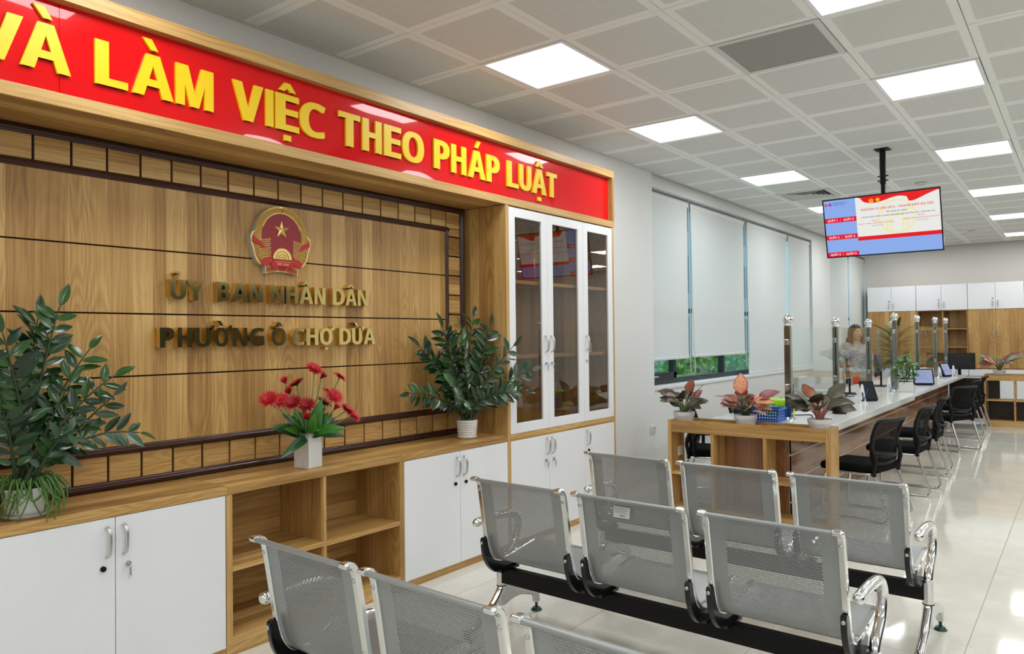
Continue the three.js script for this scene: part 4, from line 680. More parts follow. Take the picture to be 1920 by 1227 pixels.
{
  reseed(21);
  const c = V3(0.17, 0.785, 2.3), t = thing('zamioculcas_plant', 'large glossy dark-leaved plant in a white pot on the counter over the key cabinet', 'potted plant', [c.x, c.y, c.z]);
  mesh('saucer', lathe([[0, 0], [0.078, 0], [0.088, 0.016], [0.084, 0.016], [0.075, 0.006], [0, 0.006]]), M.ceramic, t); mesh('pot', lathe([[0, 0.006], [0.062, 0.006], [0.07, 0.03], [0.082, 0.115], [0.077, 0.115], [0.07, 0.1], [0, 0.1]]), M.ceramic, t); mesh('soil', cyl(0.073, 0.073, 0.01, 20, 0, 0.1, 0), M.soil, t);
  const S = (u, v, x, arch, size, pale) => [at(u, v, 'x', x), arch, size, pale];
  zzPlant(t, V3(0.17, 0.89, 2.3), [S(112, 575, 0.17, 0.1, 1.05), S(72, 590, 0.1, 0.1, 1.1), S(168, 655, 0.2, 0.1, 1.05), S(215, 705, 0.27, 0.12, 1), S(262, 812, 0.33, 0.16, 1, 0.5), S(213, 742, 0.29, 0.02, 0.9, 0.3), S(5, 625, 0.24, 0.1, 1.1), S(-45, 640, 0.2, 0.08, 1.1), S(4, 770, 0.34, 0.1, 1), S(130, 720, 0.2, 0.05, 0.9), S(148, 806, 0.37, 0.12, 0.9, 0.5)]);
  const list = []; for (let k = 0; k < 110; k++) { const a = rr(0, 6.28), r = rr(0.085, 0.15), q = rr(0.02, 0.07), d = rr(0.0, 0.11), ca = Math.cos(a), sa = Math.sin(a), o = rr(-0.5, 0.5); list.push(new THREE.TubeGeometry(curve([[ca * q, 0.105, sa * q], [ca * r * 0.7, 0.135 + rr(0, 0.03), sa * r * 0.7], [Math.cos(a + o * 0.4) * r, 0.11 - d * 0.4, Math.sin(a + o * 0.4) * r], [Math.cos(a + o) * r * 1.02, 0.1 - d, Math.sin(a + o) * r * 1.02]]), 10, 0.0028, 5)); }
  mesh('trailing_stems', mergeGeometries(list), green(0.09, 0.2, 0.04, 0.5), t).userData.kind = 'stuff';
}
{
  reseed(33);
  const c = at(876, 822, 'y', 0.785), t = thing('zamioculcas_plant', 'dark-leaved plant in a ribbed white pot on the counter beside the glass cupboard', 'potted plant', [c.x, 0.785, c.z]);
  mesh('saucer', lathe([[0, 0], [0.062, 0], [0.07, 0.014], [0.066, 0.015], [0.058, 0.006], [0, 0.006]]), M.ceramic, t);
  const prof = [[0, 0.008], [0.056, 0.008]]; for (let k = 0; k < 7; k++) { const y = 0.012 + k * 0.0155, r = 0.06 + k * 0.0015; prof.push([r, y], [r + 0.0035, y + 0.004], [r + 0.0035, y + 0.0095], [r, y + 0.0135]); } prof.push([0.071, 0.124], [0.066, 0.124], [0.062, 0.11], [0, 0.11]);
  mesh('pot', lathe(prof, 32), M.ceramic, t); mesh('soil', cyl(0.064, 0.064, 0.01, 20, 0, 0.112, 0), M.soil, t);
  const stones = []; for (let k = 0; k < 60; k++) { const a = rr(0, 6.3), r = 0.058 * Math.sqrt(rnd()); stones.push(new THREE.IcosahedronGeometry(rr(0.004, 0.007), 0).translate(Math.cos(a) * r, 0.119, Math.sin(a) * r)); } mesh('gravel', join(stones), std({ color: rgb(0.16, 0.15, 0.14), roughness: 0.9 }), t).userData.kind = 'stuff';
  const S = (u, v, x, arch, size, pale) => [at(u, v, 'x', x), arch, size, pale];
  zzPlant(t, V3(c.x, 0.895, c.z), [S(787, 650, 0.03, 0.1, 1.09, 0.2), S(768, 738, 0.1, 0.12, 0.98), S(830, 616, 0.14, 0.08, 1.15), S(864, 624, 0.22, 0.04, 1.15), S(887, 594, 0.1, 0.06, 1.09), S(920, 612, 0.2, 0.08, 1.15), S(962, 650, 0.37, 0.08, 1.09, 0.6), S(998, 694, 0.42, 0.12, 1.09, 0.7), S(958, 738, 0.46, 0.14, 1.03, 0.7), S(850, 722, 0.4, 0.1, 1.15, 0.5), S(867, 752, 0.42, 0.12, 0.98), S(985, 732, 0.44, 0.12, 0.98), S(812, 668, 0.08, 0.08, 1.03), S(905, 650, 0.16, 0.06, 1.15), S(845, 640, 0.1, 0.05, 1.15)]);
}
{ // vase of red gerberas
  reseed(5);
  const vc = at(578, 876, 'y', 0.785), v = thing('vase', 'square white ceramic vase holding red gerberas on the oak counter', 'vase', [vc.x, 0.785, vc.z], 0.12);
  const hw = 0.052, h = 0.185; const outer = [lim(-hw, hw, 0, 0.01, -hw, hw, 0.003)]; for (const s of [-1, 1]) outer.push(lim(s * hw, s * (hw - 0.008), 0.005, h, -hw, hw, 0.003), lim(-hw, hw, 0.005, h, s * hw, s * (hw - 0.008), 0.003));
  mesh('body', join(outer), M.ceramic, v); mesh('foam', lim(-hw + 0.009, hw - 0.009, 0.012, h - 0.02, -hw + 0.009, hw - 0.009), M.soil, v);
  const mouth = V3(vc.x, 0.785 + h - 0.03, vc.z), petalM = [std({ color: rgb(0.52, 0.006, 0.012), roughness: 0.6, side: THREE.DoubleSide }), std({ color: rgb(0.62, 0.02, 0.03), roughness: 0.6, side: THREE.DoubleSide }), std({ color: rgb(0.34, 0.004, 0.01), roughness: 0.6, side: THREE.DoubleSide })], stemM = std({ color: rgb(0.2, 0.3, 0.12), roughness: 0.6 }), eyeM = std({ color: rgb(0.3, 0.012, 0.015), roughness: 0.9 }), cupM = std({ color: rgb(0.1, 0.22, 0.05), roughness: 0.7 });
  const petal = leafGeo(0.05, 0.0115, 0.15, 0.12, 0.75, 4);
  const bloom = (lift, n0, k) => { const l = []; for (let r = 0; r < 3; r++) for (let i = 0; i < n0 - r * 4; i++) { const g = petal.clone(); g.scale(1, 1 - r * 0.22, 1).rotateX(-PI / 2 + lift + r * 0.25 + rr(-0.08, 0.08)).translate(0, r * 0.002, -0.006).rotateY((i + r * 0.4) / (n0 - r * 4) * 2 * PI + rr(-0.05, 0.05)); l.push(g); } return mergeGeometries(l); };
  const blooms = [bloom(0.25, 24), bloom(0.1, 24), bloom(0.4, 22)], budG = bloom(1.15, 18);
  const heads = [[758, 768, 0.2, 0], [875, 803, 0.24, 0], [680, 838, 0.12, 0], [550, 906, 0.24, 0], [603, 912, 0.18, 0], [663, 925, 0.28, 0], [850, 893, 0.3, 0], [825, 874, 0.12, 0], [800, 926, 0.2, 0], [908, 955, 0.28, 0], [938, 980, 0.26, 0], [725, 936, 0.2, 0], [722, 997, 0.3, 1], [627, 830, 0.16, 1], [790, 807, 0.2, 1], [645, 877, 0.18, 1], [853, 950, 0.18, 1]];
  heads.forEach(([u, w, x, bud], k) => {
    const p = at(280 + u / 2.454, 380 + w / 2.454, 'x', x), t = thing('gerbera', bud ? 'half-open red gerbera bud in the white vase' : 'open red gerbera flower in the white vase', 'flower', [p.x, p.y, p.z], 0, bud ? 'gerbera buds in the white vase' : 'open gerberas in the white vase');
    const b = mouth.clone().add(V3(rr(-0.025, 0.025), 0, rr(-0.025, 0.025))).sub(p), out = p.clone().sub(mouth); out.y = 0; out.normalize();
    const m = b.clone().multiplyScalar(0.4).addScaledVector(out, 0.02).add(V3(0, 0.02, 0)), c = new THREE.QuadraticBezierCurve3(V3(0, -0.004, 0), m, b);
    const up = V3(0.35, 1, 0.25).addScaledVector(out, 0.75).add(V3(rr(-0.2, 0.4), 0, rr(-0.2, 0.2))).normalize(), q = new THREE.Quaternion().setFromUnitVectors(V3(0, 1, 0), up);
    mesh('stem', new THREE.TubeGeometry(c, 14, 0.0034, 6), stemM, t);
    const hd = mesh('petals', bud ? budG : blooms[k % 3], petalM[k % 3], t); hd.quaternion.copy(q); if (bud) hd.scale.setScalar(0.75);
    mesh('flower_eye', new THREE.SphereGeometry(0.009, 10, 6).scale(1, 0.5, 1), eyeM, hd, [0, 0.006, 0]); mesh('calyx', new THREE.ConeGeometry(0.011, 0.014, 10).rotateX(PI), cupM, hd, [0, -0.006, 0]);
  });
  const fol = thing('gerbera_foliage', 'broad green leaves round the rim of the white vase', 'foliage', [mouth.x, mouth.y, mouth.z]), lg = [leafGeo(0.17, 0.075, 0.25, 0.35), leafGeo(0.15, 0.07, 0.3, 0.2)], lm = [green(0.05, 0.2, 0.03), green(0.025, 0.1, 0.03), green(0.09, 0.26, 0.03)];
  for (let k = 0; k < 32; k++) { const a = k * 0.83, d = V3(Math.cos(a), rr(0.25, 2.2), Math.sin(a)); const m = mesh('leaf', lg[k % 2], lm[k % 3], fol, [Math.cos(a) * 0.02, 0.015, Math.sin(a) * 0.02]); aim(m, d, V3(1, 0.9, 0.5)); m.scale.setScalar(rr(0.7, 1.15)); }
  for (const [a, y] of [[1.5, -0.35], [-1.75, 0.05]]) { const m = mesh('leaf', lg[0], lm[1], fol, [0.04, 0.01, Math.sin(a) * 0.04]); aim(m, V3(0.25, y, Math.sin(a)), V3(1, 0.8, 0)); m.scale.set(0.7, 1.05, 1); }
}
// aglaonemas in pale plastic pots
function aglTex(base, mid, rim, seed) { return canvasTex(128, 256, (g, w, h) => { g.fillStyle = rim; g.fillRect(0, 0, w, h); reseed(seed); g.fillStyle = base; g.beginPath(); g.ellipse(w / 2, h / 2, w * 0.42, h * 0.46, 0, 0, 6.3); g.fill(); for (let k = 0; k < 160; k++) { g.fillStyle = rnd() < 0.55 ? mid : rim; g.globalAlpha = 0.7; const x = rr(0, w), y = rr(0, h); g.beginPath(); g.ellipse(x, y, rr(2, 7), rr(3, 12), (x - w / 2) * 0.01, 0, 6.3); g.fill(); } g.globalAlpha = 1; g.strokeStyle = mid; g.lineWidth = 5; g.beginPath(); g.moveTo(w / 2, 0); g.lineTo(w / 2, h); g.stroke(); g.lineWidth = 2; for (let k = 1; k < 9; k++) for (const s of [-1, 1]) { g.beginPath(); g.moveTo(w / 2, h - k * 26); g.lineTo(w / 2 + s * 60, h - k * 26 - 40); g.stroke(); } }); }
const agl = { bronze: aglTex('#32301f', '#5a4430', '#262c1c', 11), peach: aglTex('#d98a6a', '#d9b070', '#a94a52', 12), rose: aglTex('#8a3a44', '#a85a52', '#4a3a30', 13), olive: aglTex('#3f4430', '#5a4a3a', '#2f3824', 14), leafy: aglTex('#5d7a3c', '#8aa55a', '#3c5a2c', 15), ember: aglTex('#8a3c1c', '#a8552c', '#3c3a28', 16) };
const aglM = Object.fromEntries(Object.entries(agl).map(([k, m]) => [k, phys({ map: m, roughness: 0.4, side: THREE.DoubleSide, transmission: 0.08, thickness: 0 })]));
function aglaonema(pos, label, kinds, leaves, size, seed, stemCol) {
  reseed(seed); const t = thing('aglaonema', label, 'potted plant', pos), sm = std({ color: stemCol, roughness: 0.5 });
  mesh('pot', lathe([[0, 0], [0.066, 0], [0.078, 0.105], [0.085, 0.108], [0.088, 0.142], [0.083, 0.142], [0.08, 0.115], [0.074, 0.11], [0, 0.11]], 32), M.plastic, t); mesh('soil', cyl(0.074, 0.074, 0.008, 20, 0, 0.114, 0), M.soil, t);
  const G = leafGeo(0.15, 0.098, 0.16, 0.25, 0.78, 9);
  for (const [a, el, len, kind, sc] of leaves) {       // direction round, elevation of the leaf, stalk length, kind, scale
    const d = V3(Math.cos(a) * 0.5, 1, -Math.sin(a) * 0.5).normalize(), b = V3(Math.cos(a) * 0.02, 0.115, -Math.sin(a) * 0.02), e = b.clone().addScaledVector(d, len * size), c = new THREE.QuadraticBezierCurve3(b, b.clone().add(V3(0, len * size * 0.6, 0)), e);
    const s = mesh('stalk', taperTube(c, 0.0075, 0.004, 8, 6), sm, t), m = mesh('leaf', G, aglM[kind], s, [e.x, e.y, e.z]);
    aim(m, V3(Math.cos(a) * Math.cos(el), Math.sin(el), -Math.sin(a) * Math.cos(el)), V3(-Math.cos(a) * Math.sin(el) + rr(-0.3, 0.5), Math.cos(el) * 0.8 + 0.1, Math.sin(a) * Math.sin(el) + rr(0.2, 1.1))); m.scale.setScalar((sc ?? 1) * size * rr(0.92, 1.06));
  }
  return t;
}
const ring = (n, kinds, el0, el1, l0, l1, seed, sc = 1) => { reseed(seed); return Array.from({ length: n }, (_, k) => [k * 2.399 + rr(-0.2, 0.2), rr(el0, el1), rr(l0, l1), kinds[k % kinds.length], sc * rr(0.85, 1.1)]); };
aglaonema([0.8, 0.69, -2.325], 'potted aglaonema with bronze-green leaves at the wall end of the planter trough', 0, [...ring(21, ['bronze', 'olive', 'bronze', 'rose'], 0.05, 1.1, 0.07, 0.19, 2), [PI, 0.1, 0.14, 'leafy', 1], [1.6, 1.2, 0.2, 'ember', 1]], 0.95, 41, rgb(0.16, 0.2, 0.08));
aglaonema([1.318, 0.69, -2.325], 'potted aglaonema with peach and pink leaves in the middle of the planter trough', 0, [...ring(22, ['peach', 'rose', 'rose', 'peach', 'ember'], -0.05, 0.9, 0.06, 0.17, 3, 1), [2.2, 1.35, 0.2, 'peach', 1.15]], 1, 42, rgb(0.05, 0.09, 0.03));
aglaonema([1.875, 0.69, -2.325], 'potted aglaonema with big olive leaves and pink stalks at the counter end of the trough', 0, [...ring(22, ['olive', 'bronze', 'olive', 'bronze'], 0.0, 1.05, 0.09, 0.18, 4, 1.0), [2.4, 1.0, 0.17, 'ember', 1.1], [0.9, 0.95, 0.17, 'olive', 1.2]], 1.05, 43, rgb(0.4, 0.17, 0.13));
{ const s1 = mesh('paper_scrap', rbox(0.07, 0.003, 0.04, 0.001), M.plastic, null, [0.99, 0.6915, -2.26]); tag(s1, 'scrap of white paper in the planter trough', 'paper'); }

// ---------- hanging display ----------
const tvTex = canvasTex(1536, 864, (g, w, h) => {
  g.fillStyle = '#8fb0f2'; g.fillRect(0, 0, w, h);
  const W = 445; // width of the left column
  g.fillStyle = '#f1f1ec'; g.fillRect(W, 0, w - W, 590); g.fillStyle = '#ea0f1c'; g.fillRect(W, 585, w - W, 58);
  // pale yellow round emblem behind the text
  g.strokeStyle = '#f3efb8'; g.lineWidth = 26; g.beginPath(); g.arc(985, 330, 235, 0, 6.3); g.stroke(); g.strokeRect(900, 300, 170, 20); g.strokeRect(850, 375, 60, 170); g.strokeRect(1060, 375, 60, 170); g.beginPath(); g.moveTo(760, 250); g.lineTo(880, 230); g.moveTo(1210, 230); g.lineTo(1090, 250); g.stroke();
  // red flag wave with hammer, sickle and star
  g.fillStyle = '#ee1118'; g.beginPath(); g.moveTo(W, 0); g.bezierCurveTo(500, 0, 520, 10, 545, 62); g.bezierCurveTo(650, 140, 800, 90, 900, 62); g.bezierCurveTo(1010, 30, 1080, 40, 1130, 66); g.lineTo(1150, 128); g.bezierCurveTo(1240, 150, 1330, 60, 1536, 12); g.lineTo(1536, 0); g.closePath(); g.fill();
  const star = (x, y, r) => { g.beginPath(); for (let i = 0; i < 10; i++) { const a = -PI / 2 + i * PI / 5, q = i % 2 ? r * 0.4 : r; g.lineTo(x + q * Math.cos(a), y + q * Math.sin(a)); } g.fill(); };
  g.fillStyle = '#ffd21c'; star(750, 62, 40); g.strokeStyle = '#ffd21c'; g.lineWidth = 10; g.beginPath(); g.arc(655, 66, 28, -1.3, 2.3); g.stroke(); g.beginPath(); g.moveTo(632, 92); g.lineTo(672, 52); g.moveTo(652, 42); g.lineTo(632, 62); g.lineTo(642, 72); g.moveTo(650, 60); g.lineTo(690, 96); g.stroke();
  g.fillStyle = '#e23a35'; viet(g, 'PHƯỜNG Ô CHỢ DỪA - THÀNH PHỐ HÀ NỘI', 985, 206, 43, 'bold #px serif');
  g.fillStyle = '#3a4a74'; viet(g, 'TỪ NGÀY 01/7/2025', 985, 262, 28, 'bold #px serif'); viet(g, 'CÁN BỘ, ĐẢNG VIÊN VÀ NHÂN DÂN ĐẾN LIÊN HỆ CÔNG TÁC, LÀM VIỆC TẠI', 988, 312, 25, 'bold #px serif');
  g.fillStyle = '#e0553f'; viet(g, 'TRỤ SỞ', 690, 372, 22, 'bold #px serif'); viet(g, 'TRỤ SỞ', 1290, 350, 22, 'bold #px serif'); viet(g, 'ĐẢNG ỦY - HĐND - UBND PHƯỜNG Ô CHỢ DỪA', 705, 408, 21, 'bold #px serif'); viet(g, 'UBMTTQ VIỆT NAM PHƯỜNG Ô CHỢ DỪA', 1290, 388, 22, 'bold #px serif');
  g.fillStyle = '#4a5878'; viet(g, 'THÀNH PHỐ HÀ NỘI', 720, 442, 16, '#px serif'); viet(g, 'THÀNH PHỐ HÀ NỘI', 1300, 422, 16, '#px serif');
  // counters
  for (const [y, a, b] of [[268, 1, 4], [528, 2, 5], [792, 3, 6]]) { g.fillStyle = '#e8102a'; g.fillRect(0, y, W, 72); g.fillStyle = '#ffb0d8'; g.fillRect(W / 2 - 2, y + 8, 3, 56); g.fillStyle = '#ffe4f4'; viet(g, 'QUẦY ' + a, 110, y + 52, 42, 'bold #px sans-serif'); viet(g, 'QUẦY ' + b, 335, y + 52, 42, 'bold #px sans-serif'); }
  g.fillStyle = '#c8342c'; g.beginPath(); g.arc(32, 62, 22, 0, 6.3); g.fill(); g.fillStyle = '#ffd21c'; star(32, 60, 12); g.fillStyle = '#8a2ab0'; for (let k = 0; k < 5; k++) { g.beginPath(); g.arc(92 + 14 * Math.cos(k * 1.257 - 1.57), 62 + 14 * Math.sin(k * 1.257 - 1.57), 11, 0, 6.3); g.fill(); } g.fillStyle = '#f4e4ff'; star(92, 62, 9);
  g.fillStyle = '#3a4a90'; viet(g, 'BỘ PHẬN MỘT CỬA', 130, 54, 22, 'bold #px sans-serif', false); viet(g, 'PHƯỜNG Ô CHỢ DỪA', 130, 82, 17, 'bold #px sans-serif', false);
});
{
  const t = thing('hanging_display', 'flat screen with red and blue queue display hanging from the ceiling on a black pole', 'screen', [2.027, 2.422, -3.773], -0.0427);
  const tilt = 0.237, w = 0.958, h = w * 9 / 16, rot = [tilt, 0, 0];
  mesh('bezel', (() => { const s = poly([[-w / 2, -h / 2], [w / 2, -h / 2], [w / 2, h / 2], [-w / 2, h / 2]]); const a = w / 2 - 0.01, b = h / 2 - 0.011; s.holes.push(new THREE.Path([[-a, -b], [-a, b], [a, b], [a, -b]].map((p) => new THREE.Vector2(...p)))); return extr(s, 0.02, 0.002).translate(0, 0, -0.018); })(), M.blackGloss, t, [0, 0, 0], rot);
  mesh('screen', new THREE.BoxGeometry(w - 0.018, h - 0.02, 0.004), [M.black, M.black, M.black, M.black, std({ color: 0x000000, emissive: 0xffffff, emissiveMap: tvTex, emissiveIntensity: 0.92, roughness: 0.25 }), M.black], t, [0, -0.0015 * Math.cos(tilt), -0.005], rot);
  mesh('back_shell', join([rbox(w - 0.01, h - 0.01, 0.02, 0.008, 0, 0, -0.03), rbox(w * 0.7, h * 0.6, 0.03, 0.01, 0, -0.03, -0.05)]), M.black, t, [0, 0, 0], rot);
  const top = H - 2.422; mesh('pole', join([cyl(0.019, 0.019, top - 0.02, 20, 0, top / 2 - 0.02, -0.1), cyl(0.026, 0.026, 0.3, 20, 0, top - 0.16, -0.1)]), M.black, t); mesh('ceiling_plate', rbox(0.12, 0.008, 0.12, 0.003, 0, top - 0.004, -0.1), M.black, t);
  mesh('mount', join([rbox(0.3, 0.2, 0.012, 0.003, 0, 0, -0.07), rbox(0.06, 0.12, 0.06, 0.004, 0, 0, -0.09)]), M.black, t);
  for (const [x, y] of [[-0.03, top - 0.24], [0.03, top - 0.24], [-0.03, top - 0.28], [0.03, top - 0.28]]) mesh('clamp_screw', cyl(0.006, 0.006, 0.03, 8).rotateZ(PI / 2), M.black, t, [x, y, -0.1]);
}

// ---------- far end of the room ----------
{
  const zf = -12.5, slim = join([cyl(0.008, 0.008, 0.11, 10), box(0.012, 0.01, 0.02, 0, 0.045, -0.01), box(0.012, 0.01, 0.02, 0, -0.045, -0.01)]);
  const units = [['wood', 0.05, 0.898, 'wall unit with white top doors and oak doors, in the window corner'], ['open', 0.902, 1.738, 'wall unit with white top doors over open oak shelves'], ['wood', 1.742, 2.598, 'wall unit with white top doors and tall oak doors behind the low shelf plants'], ['wood', 2.602, 3.458, 'wall unit with white top doors and oak doors, right of the others']];
  units.forEach(([kind, a, b, label], n) => {
    const t = thing('wall_unit', label, 'cabinet', [0, 0, 0]), m = (a + b) / 2, zb = ZF + 0.005;
    mesh('carcass', grain(join([lim(a, a + 0.02, 0, 2.355, zb, zf - 0.02), lim(b - 0.02, b, 0, 2.355, zb, zf - 0.02), lim(a + 0.02, b - 0.02, 0, 2.355, zb, zb + 0.012), lim(a + 0.02, b - 0.02, 1.868, 1.886, zb, zf - 0.02), lim(a + 0.02, b - 0.02, 0.79, 0.815, zb, zf - 0.02), lim(a + 0.02, b - 0.02, 2.335, 2.355, zb, zf - 0.02), lim(a + 0.02, b - 0.02, 0, 0.06, zb, zf - 0.03)]), 'y', n * 0.23), M.oak, t);
    for (const [x0, x1, s] of [[a, m, -1], [m, b, 1]]) {
      const hx = s < 0 ? x1 - 0.04 : x0 + 0.04;
      const d = mesh('door', lim(x0 + 0.002, x1 - 0.002, 1.88, 2.355, zf - 0.02, zf, 0.002), M.white, t); mesh('handle', slim, M.steel, d, [hx, 1.98, zf + 0.02]); if (s < 0) mesh('lock', cyl(0.01, 0.01, 0.01, 12).rotateX(PI / 2), M.black, d, [hx, 2.07, zf + 0.004]);
      if (kind === 'wood') { const q = mesh('door', grain(lim(x0 + 0.002, x1 - 0.002, 0.81, 1.872, zf - 0.02, zf, 0.002), 'y', x0 * 1.3, 0.4), M.oak, t); mesh('handle', slim, M.chrome, q, [hx, 1.45, zf + 0.02]); if (s < 0) mesh('lock', cyl(0.01, 0.01, 0.01, 12).rotateX(PI / 2), M.steel, q, [hx, 1.31, zf + 0.004]); }
      const l = mesh('door', lim(x0 + 0.002, x1 - 0.002, 0.06, 0.788, zf - 0.02, zf, 0.002), M.white, t); mesh('handle', slim, M.steel, l, [hx, 0.66, zf + 0.02]);
    }
    if (kind === 'open') { for (const y of [1.18, 1.52]) mesh('shelf_board', grain(lim(a + 0.02, b - 0.02, y, y + 0.018, zb + 0.012, zf - 0.03), 'x', y), M.oak, t); mesh('divider', grain(lim(1.325, 1.341, 1.198, 1.868, zb + 0.012, zf - 0.04), 'y', 0.3), M.oak, t); }
  });
}
{
  const t = thing('low_shelf', 'low oak shelf with open square compartments carrying pot plants near the far wall', 'shelf', [0, 0, 0]), z0 = -10.3, z1 = -10.62, a = 2.175, b = 4.0;
  oakPart(t, 'apron', a, b, 0.708, 0.805, z0 - 0.02, z0, 'x', 0.4); oakPart(t, 'apron', a, b, 0.708, 0.805, z1, z1 + 0.02, 'x', 0.1); oakPart(t, 'trough_board', a, b, 0.708, 0.725, z1 + 0.02, z0 - 0.02, 'x', 0.2); oakPart(t, 'plinth', a, b, 0, 0.09, z1, z0 - 0.002, 'x', 0.8);
  oakPart(t, 'shelf_board', a, b, 0.392, 0.412, z1, z0 - 0.004, 'x', 0.3);
  for (const x of [a, 2.56, 2.96, 3.36, 3.76]) oakPart(t, 'upright', x, x + 0.022, 0.09, 0.708, z1, z0 - 0.004, 'y', x, x < 2.2 ? M.oak : M.oak);
  mesh('back_panel', lim(2.2, b, 0.09, 0.392, z1 + 0.001, z1 + 0.012), M.wenge, t); mesh('back_panel', lim(2.2, 2.36, 0.412, 0.708, z1 + 0.001, z1 + 0.012), M.wenge, t);
}
aglaonema([2.37, 0.725, -10.46], 'potted aglaonema with rose and green leaves on the low shelf before the oak doors', 0, ring(18, ['rose', 'leafy', 'bronze', 'peach'], 0.1, 0.9, 0.1, 0.18, 8, 1.2), 1.25, 44, rgb(0.08, 0.14, 0.05));
aglaonema([2.98, 0.725, -10.46], 'potted aglaonema with red and green leaves further along the low shelf', 0, ring(18, ['rose', 'leafy', 'leafy', 'ember'], 0.1, 1.0, 0.12, 0.22, 9, 1.2), 1.3, 45, rgb(0.08, 0.14, 0.05));
{ // dark desk at the end of the counter with papers and monitor
  const t = thing('dark_desk', 'dark brown desk beyond the end of the white counter', 'desk', [0, 0, 0]);
  mesh('desk_top', lim(1.35, 2.16, 0.67, 0.705, -11.75, -10.9, 0.003), M.wenge, t); mesh('front_panel', lim(1.62, 2.12, 0.05, 0.67, -10.98, -10.95, 0.003), M.wenge, t); for (const x of [1.37, 2.12]) mesh('side_panel', lim(x, x + 0.03, 0, 0.67, -11.72, -10.95, 0.003), M.wenge, t);
  tag(mesh('paper_stack', rbox(0.3, 0.012, 0.21, 0.002), M.plastic, null, [1.95, 0.711, -11.1]), 'white sheets of paper lying on the dark desk', 'paper');
}
// ---------- things on the counter ----------
function monitor(pos, turn, w, h, label, group) {
  const t = thing('monitor', label, 'monitor', pos, turn, group);
  mesh('panel', rbox(w, h, 0.022, 0.006, 0, 0.13 + h / 2, 0), M.black, t); mesh('screen', rbox(w - 0.016, h - 0.02, 0.003, 0.001, 0, 0.132 + h / 2, 0.011), M.blackGloss, t); mesh('back_bulge', rbox(w * 0.45, h * 0.5, 0.03, 0.01, 0, 0.12 + h / 2, -0.022), M.black, t);
  mesh('neck', rbox(0.05, 0.2, 0.02, 0.006, 0, 0.105, -0.04), M.black, t); mesh('foot', rbox(0.24, 0.012, 0.17, 0.005, 0, 0.006, -0.02), M.black, t); return t;
}
const onTop = (u, v) => at(u, v, 'y', TOP), K = (p) => [p.x, TOP, p.z];
monitor([1.22, TOP, at(1586, 720, 'x', 1.22).z], -1.28, 0.48, 0.29, 'black monitor edge-on behind the second glass screen', 'staff monitors'); monitor([1.25, TOP, at(1646, 720, 'x', 1.25).z], -1.5, 0.44, 0.29, 'black monitor on a stand in front of the woman', 'staff monitors');
monitor([1.25, TOP, at(1700, 700, 'x', 1.25).z], -1.5, 0.48, 0.29, 'black monitor behind the bushy pot plant', 'staff monitors'); monitor([1.74, 0.705, -11.25], 0.15, 0.46, 0.28, 'black monitor standing on the dark desk at the far end', 'staff monitors');
function tablet(pos, turn, lit, label, w = 0.2, h = 0.16) {
  const t = thing('tablet_stand', label, 'tablet', pos, turn);
  const tilt = -0.4; mesh('frame', rbox(w, h, 0.022, 0.008, 0, h / 2 + 0.012, 0), M.black, t, [0, 0, 0], [tilt, 0, 0]); mesh('base', rbox(w * 0.8, 0.012, 0.1, 0.004, 0, 0.006, -0.04), M.black, t); mesh('prop', rbox(w * 0.4, h * 0.5, 0.012, 0.003, 0, h * 0.25 + 0.012, -0.085), M.black, t);
  const tex = canvasTex(128, 96, (g) => { g.fillStyle = lit ? '#aeb9e6' : '#0c1426'; g.fillRect(0, 0, 128, 96); g.fillStyle = lit ? '#8c98c8' : '#1c3a78'; for (let k = 0; k < 5; k++) g.fillRect(18, 18 + k * 12, 92 - (k * 31) % 40, 3); });
  mesh('screen', new THREE.PlaneGeometry(w - 0.035, h - 0.035).translate(0, h / 2 + 0.012, 0.0115), std({ color: 0x000000, emissive: 0xffffff, emissiveMap: tex, emissiveIntensity: lit ? 0.7 : 0.35, roughness: 0.2 }), t, [0, 0, 0], [tilt, 0, 0]);
}
tablet(K(onTop(1634, 753)), 0.9, false, 'dark tablet on a stand on the counter before the woman', 0.17, 0.21); tablet(K(onTop(1733, 723)), 0.35, true, 'tablet with a bright lilac screen beside the bushy pot plant', 0.25, 0.22); tablet(K(onTop(1779, 707)), 1.15, true, 'tablet turned sideways near the far end of the counter', 0.22, 0.22);
tablet(K(onTop(1576, 777)), 0.5, false, 'small black phone stand close to the big-leaved aglaonema', 0.12, 0.12);
function penStand(u, v, label) { // white signing stand with a pen on a cord
  const p = onTop(u, v), t = thing('pen_stand', label, 'pen stand', K(p), 0.4, 'white pen stands on the counter');
  const s = new THREE.Shape(); s.moveTo(-0.03, 0); s.lineTo(-0.012, 0.17); s.quadraticCurveTo(0, 0.2, 0.012, 0.17); s.lineTo(0.03, 0); s.lineTo(0.016, 0); s.lineTo(0.006, 0.1); s.lineTo(-0.006, 0.1); s.lineTo(-0.016, 0); mesh('frame', extr(s, 0.012, 0.002).translate(0, 0.006, -0.006), M.plastic, t, [0, 0, 0], [-0.2, 0, 0]);
  mesh('base', rbox(0.08, 0.01, 0.1, 0.004, 0, 0.005, 0), M.plastic, t); mesh('pen', cyl(0.005, 0.004, 0.14, 8), std({ color: rgb(0.02, 0.05, 0.25), roughness: 0.4 }), t, [0.02, 0.078, 0.03], [0.4, 0, -0.2]);
}
penStand(1618, 756, 'white pen stand beside the dark tablet'); penStand(1668, 738, 'white pen stand at the foot of the taller post'); penStand(1710, 722, 'white pen stand between the bushy pot plant and the lilac tablet'); penStand(1763, 712, 'white pen stand in front of the third taller post'); penStand(1789, 708, 'white pen stand at the far end of the counter');
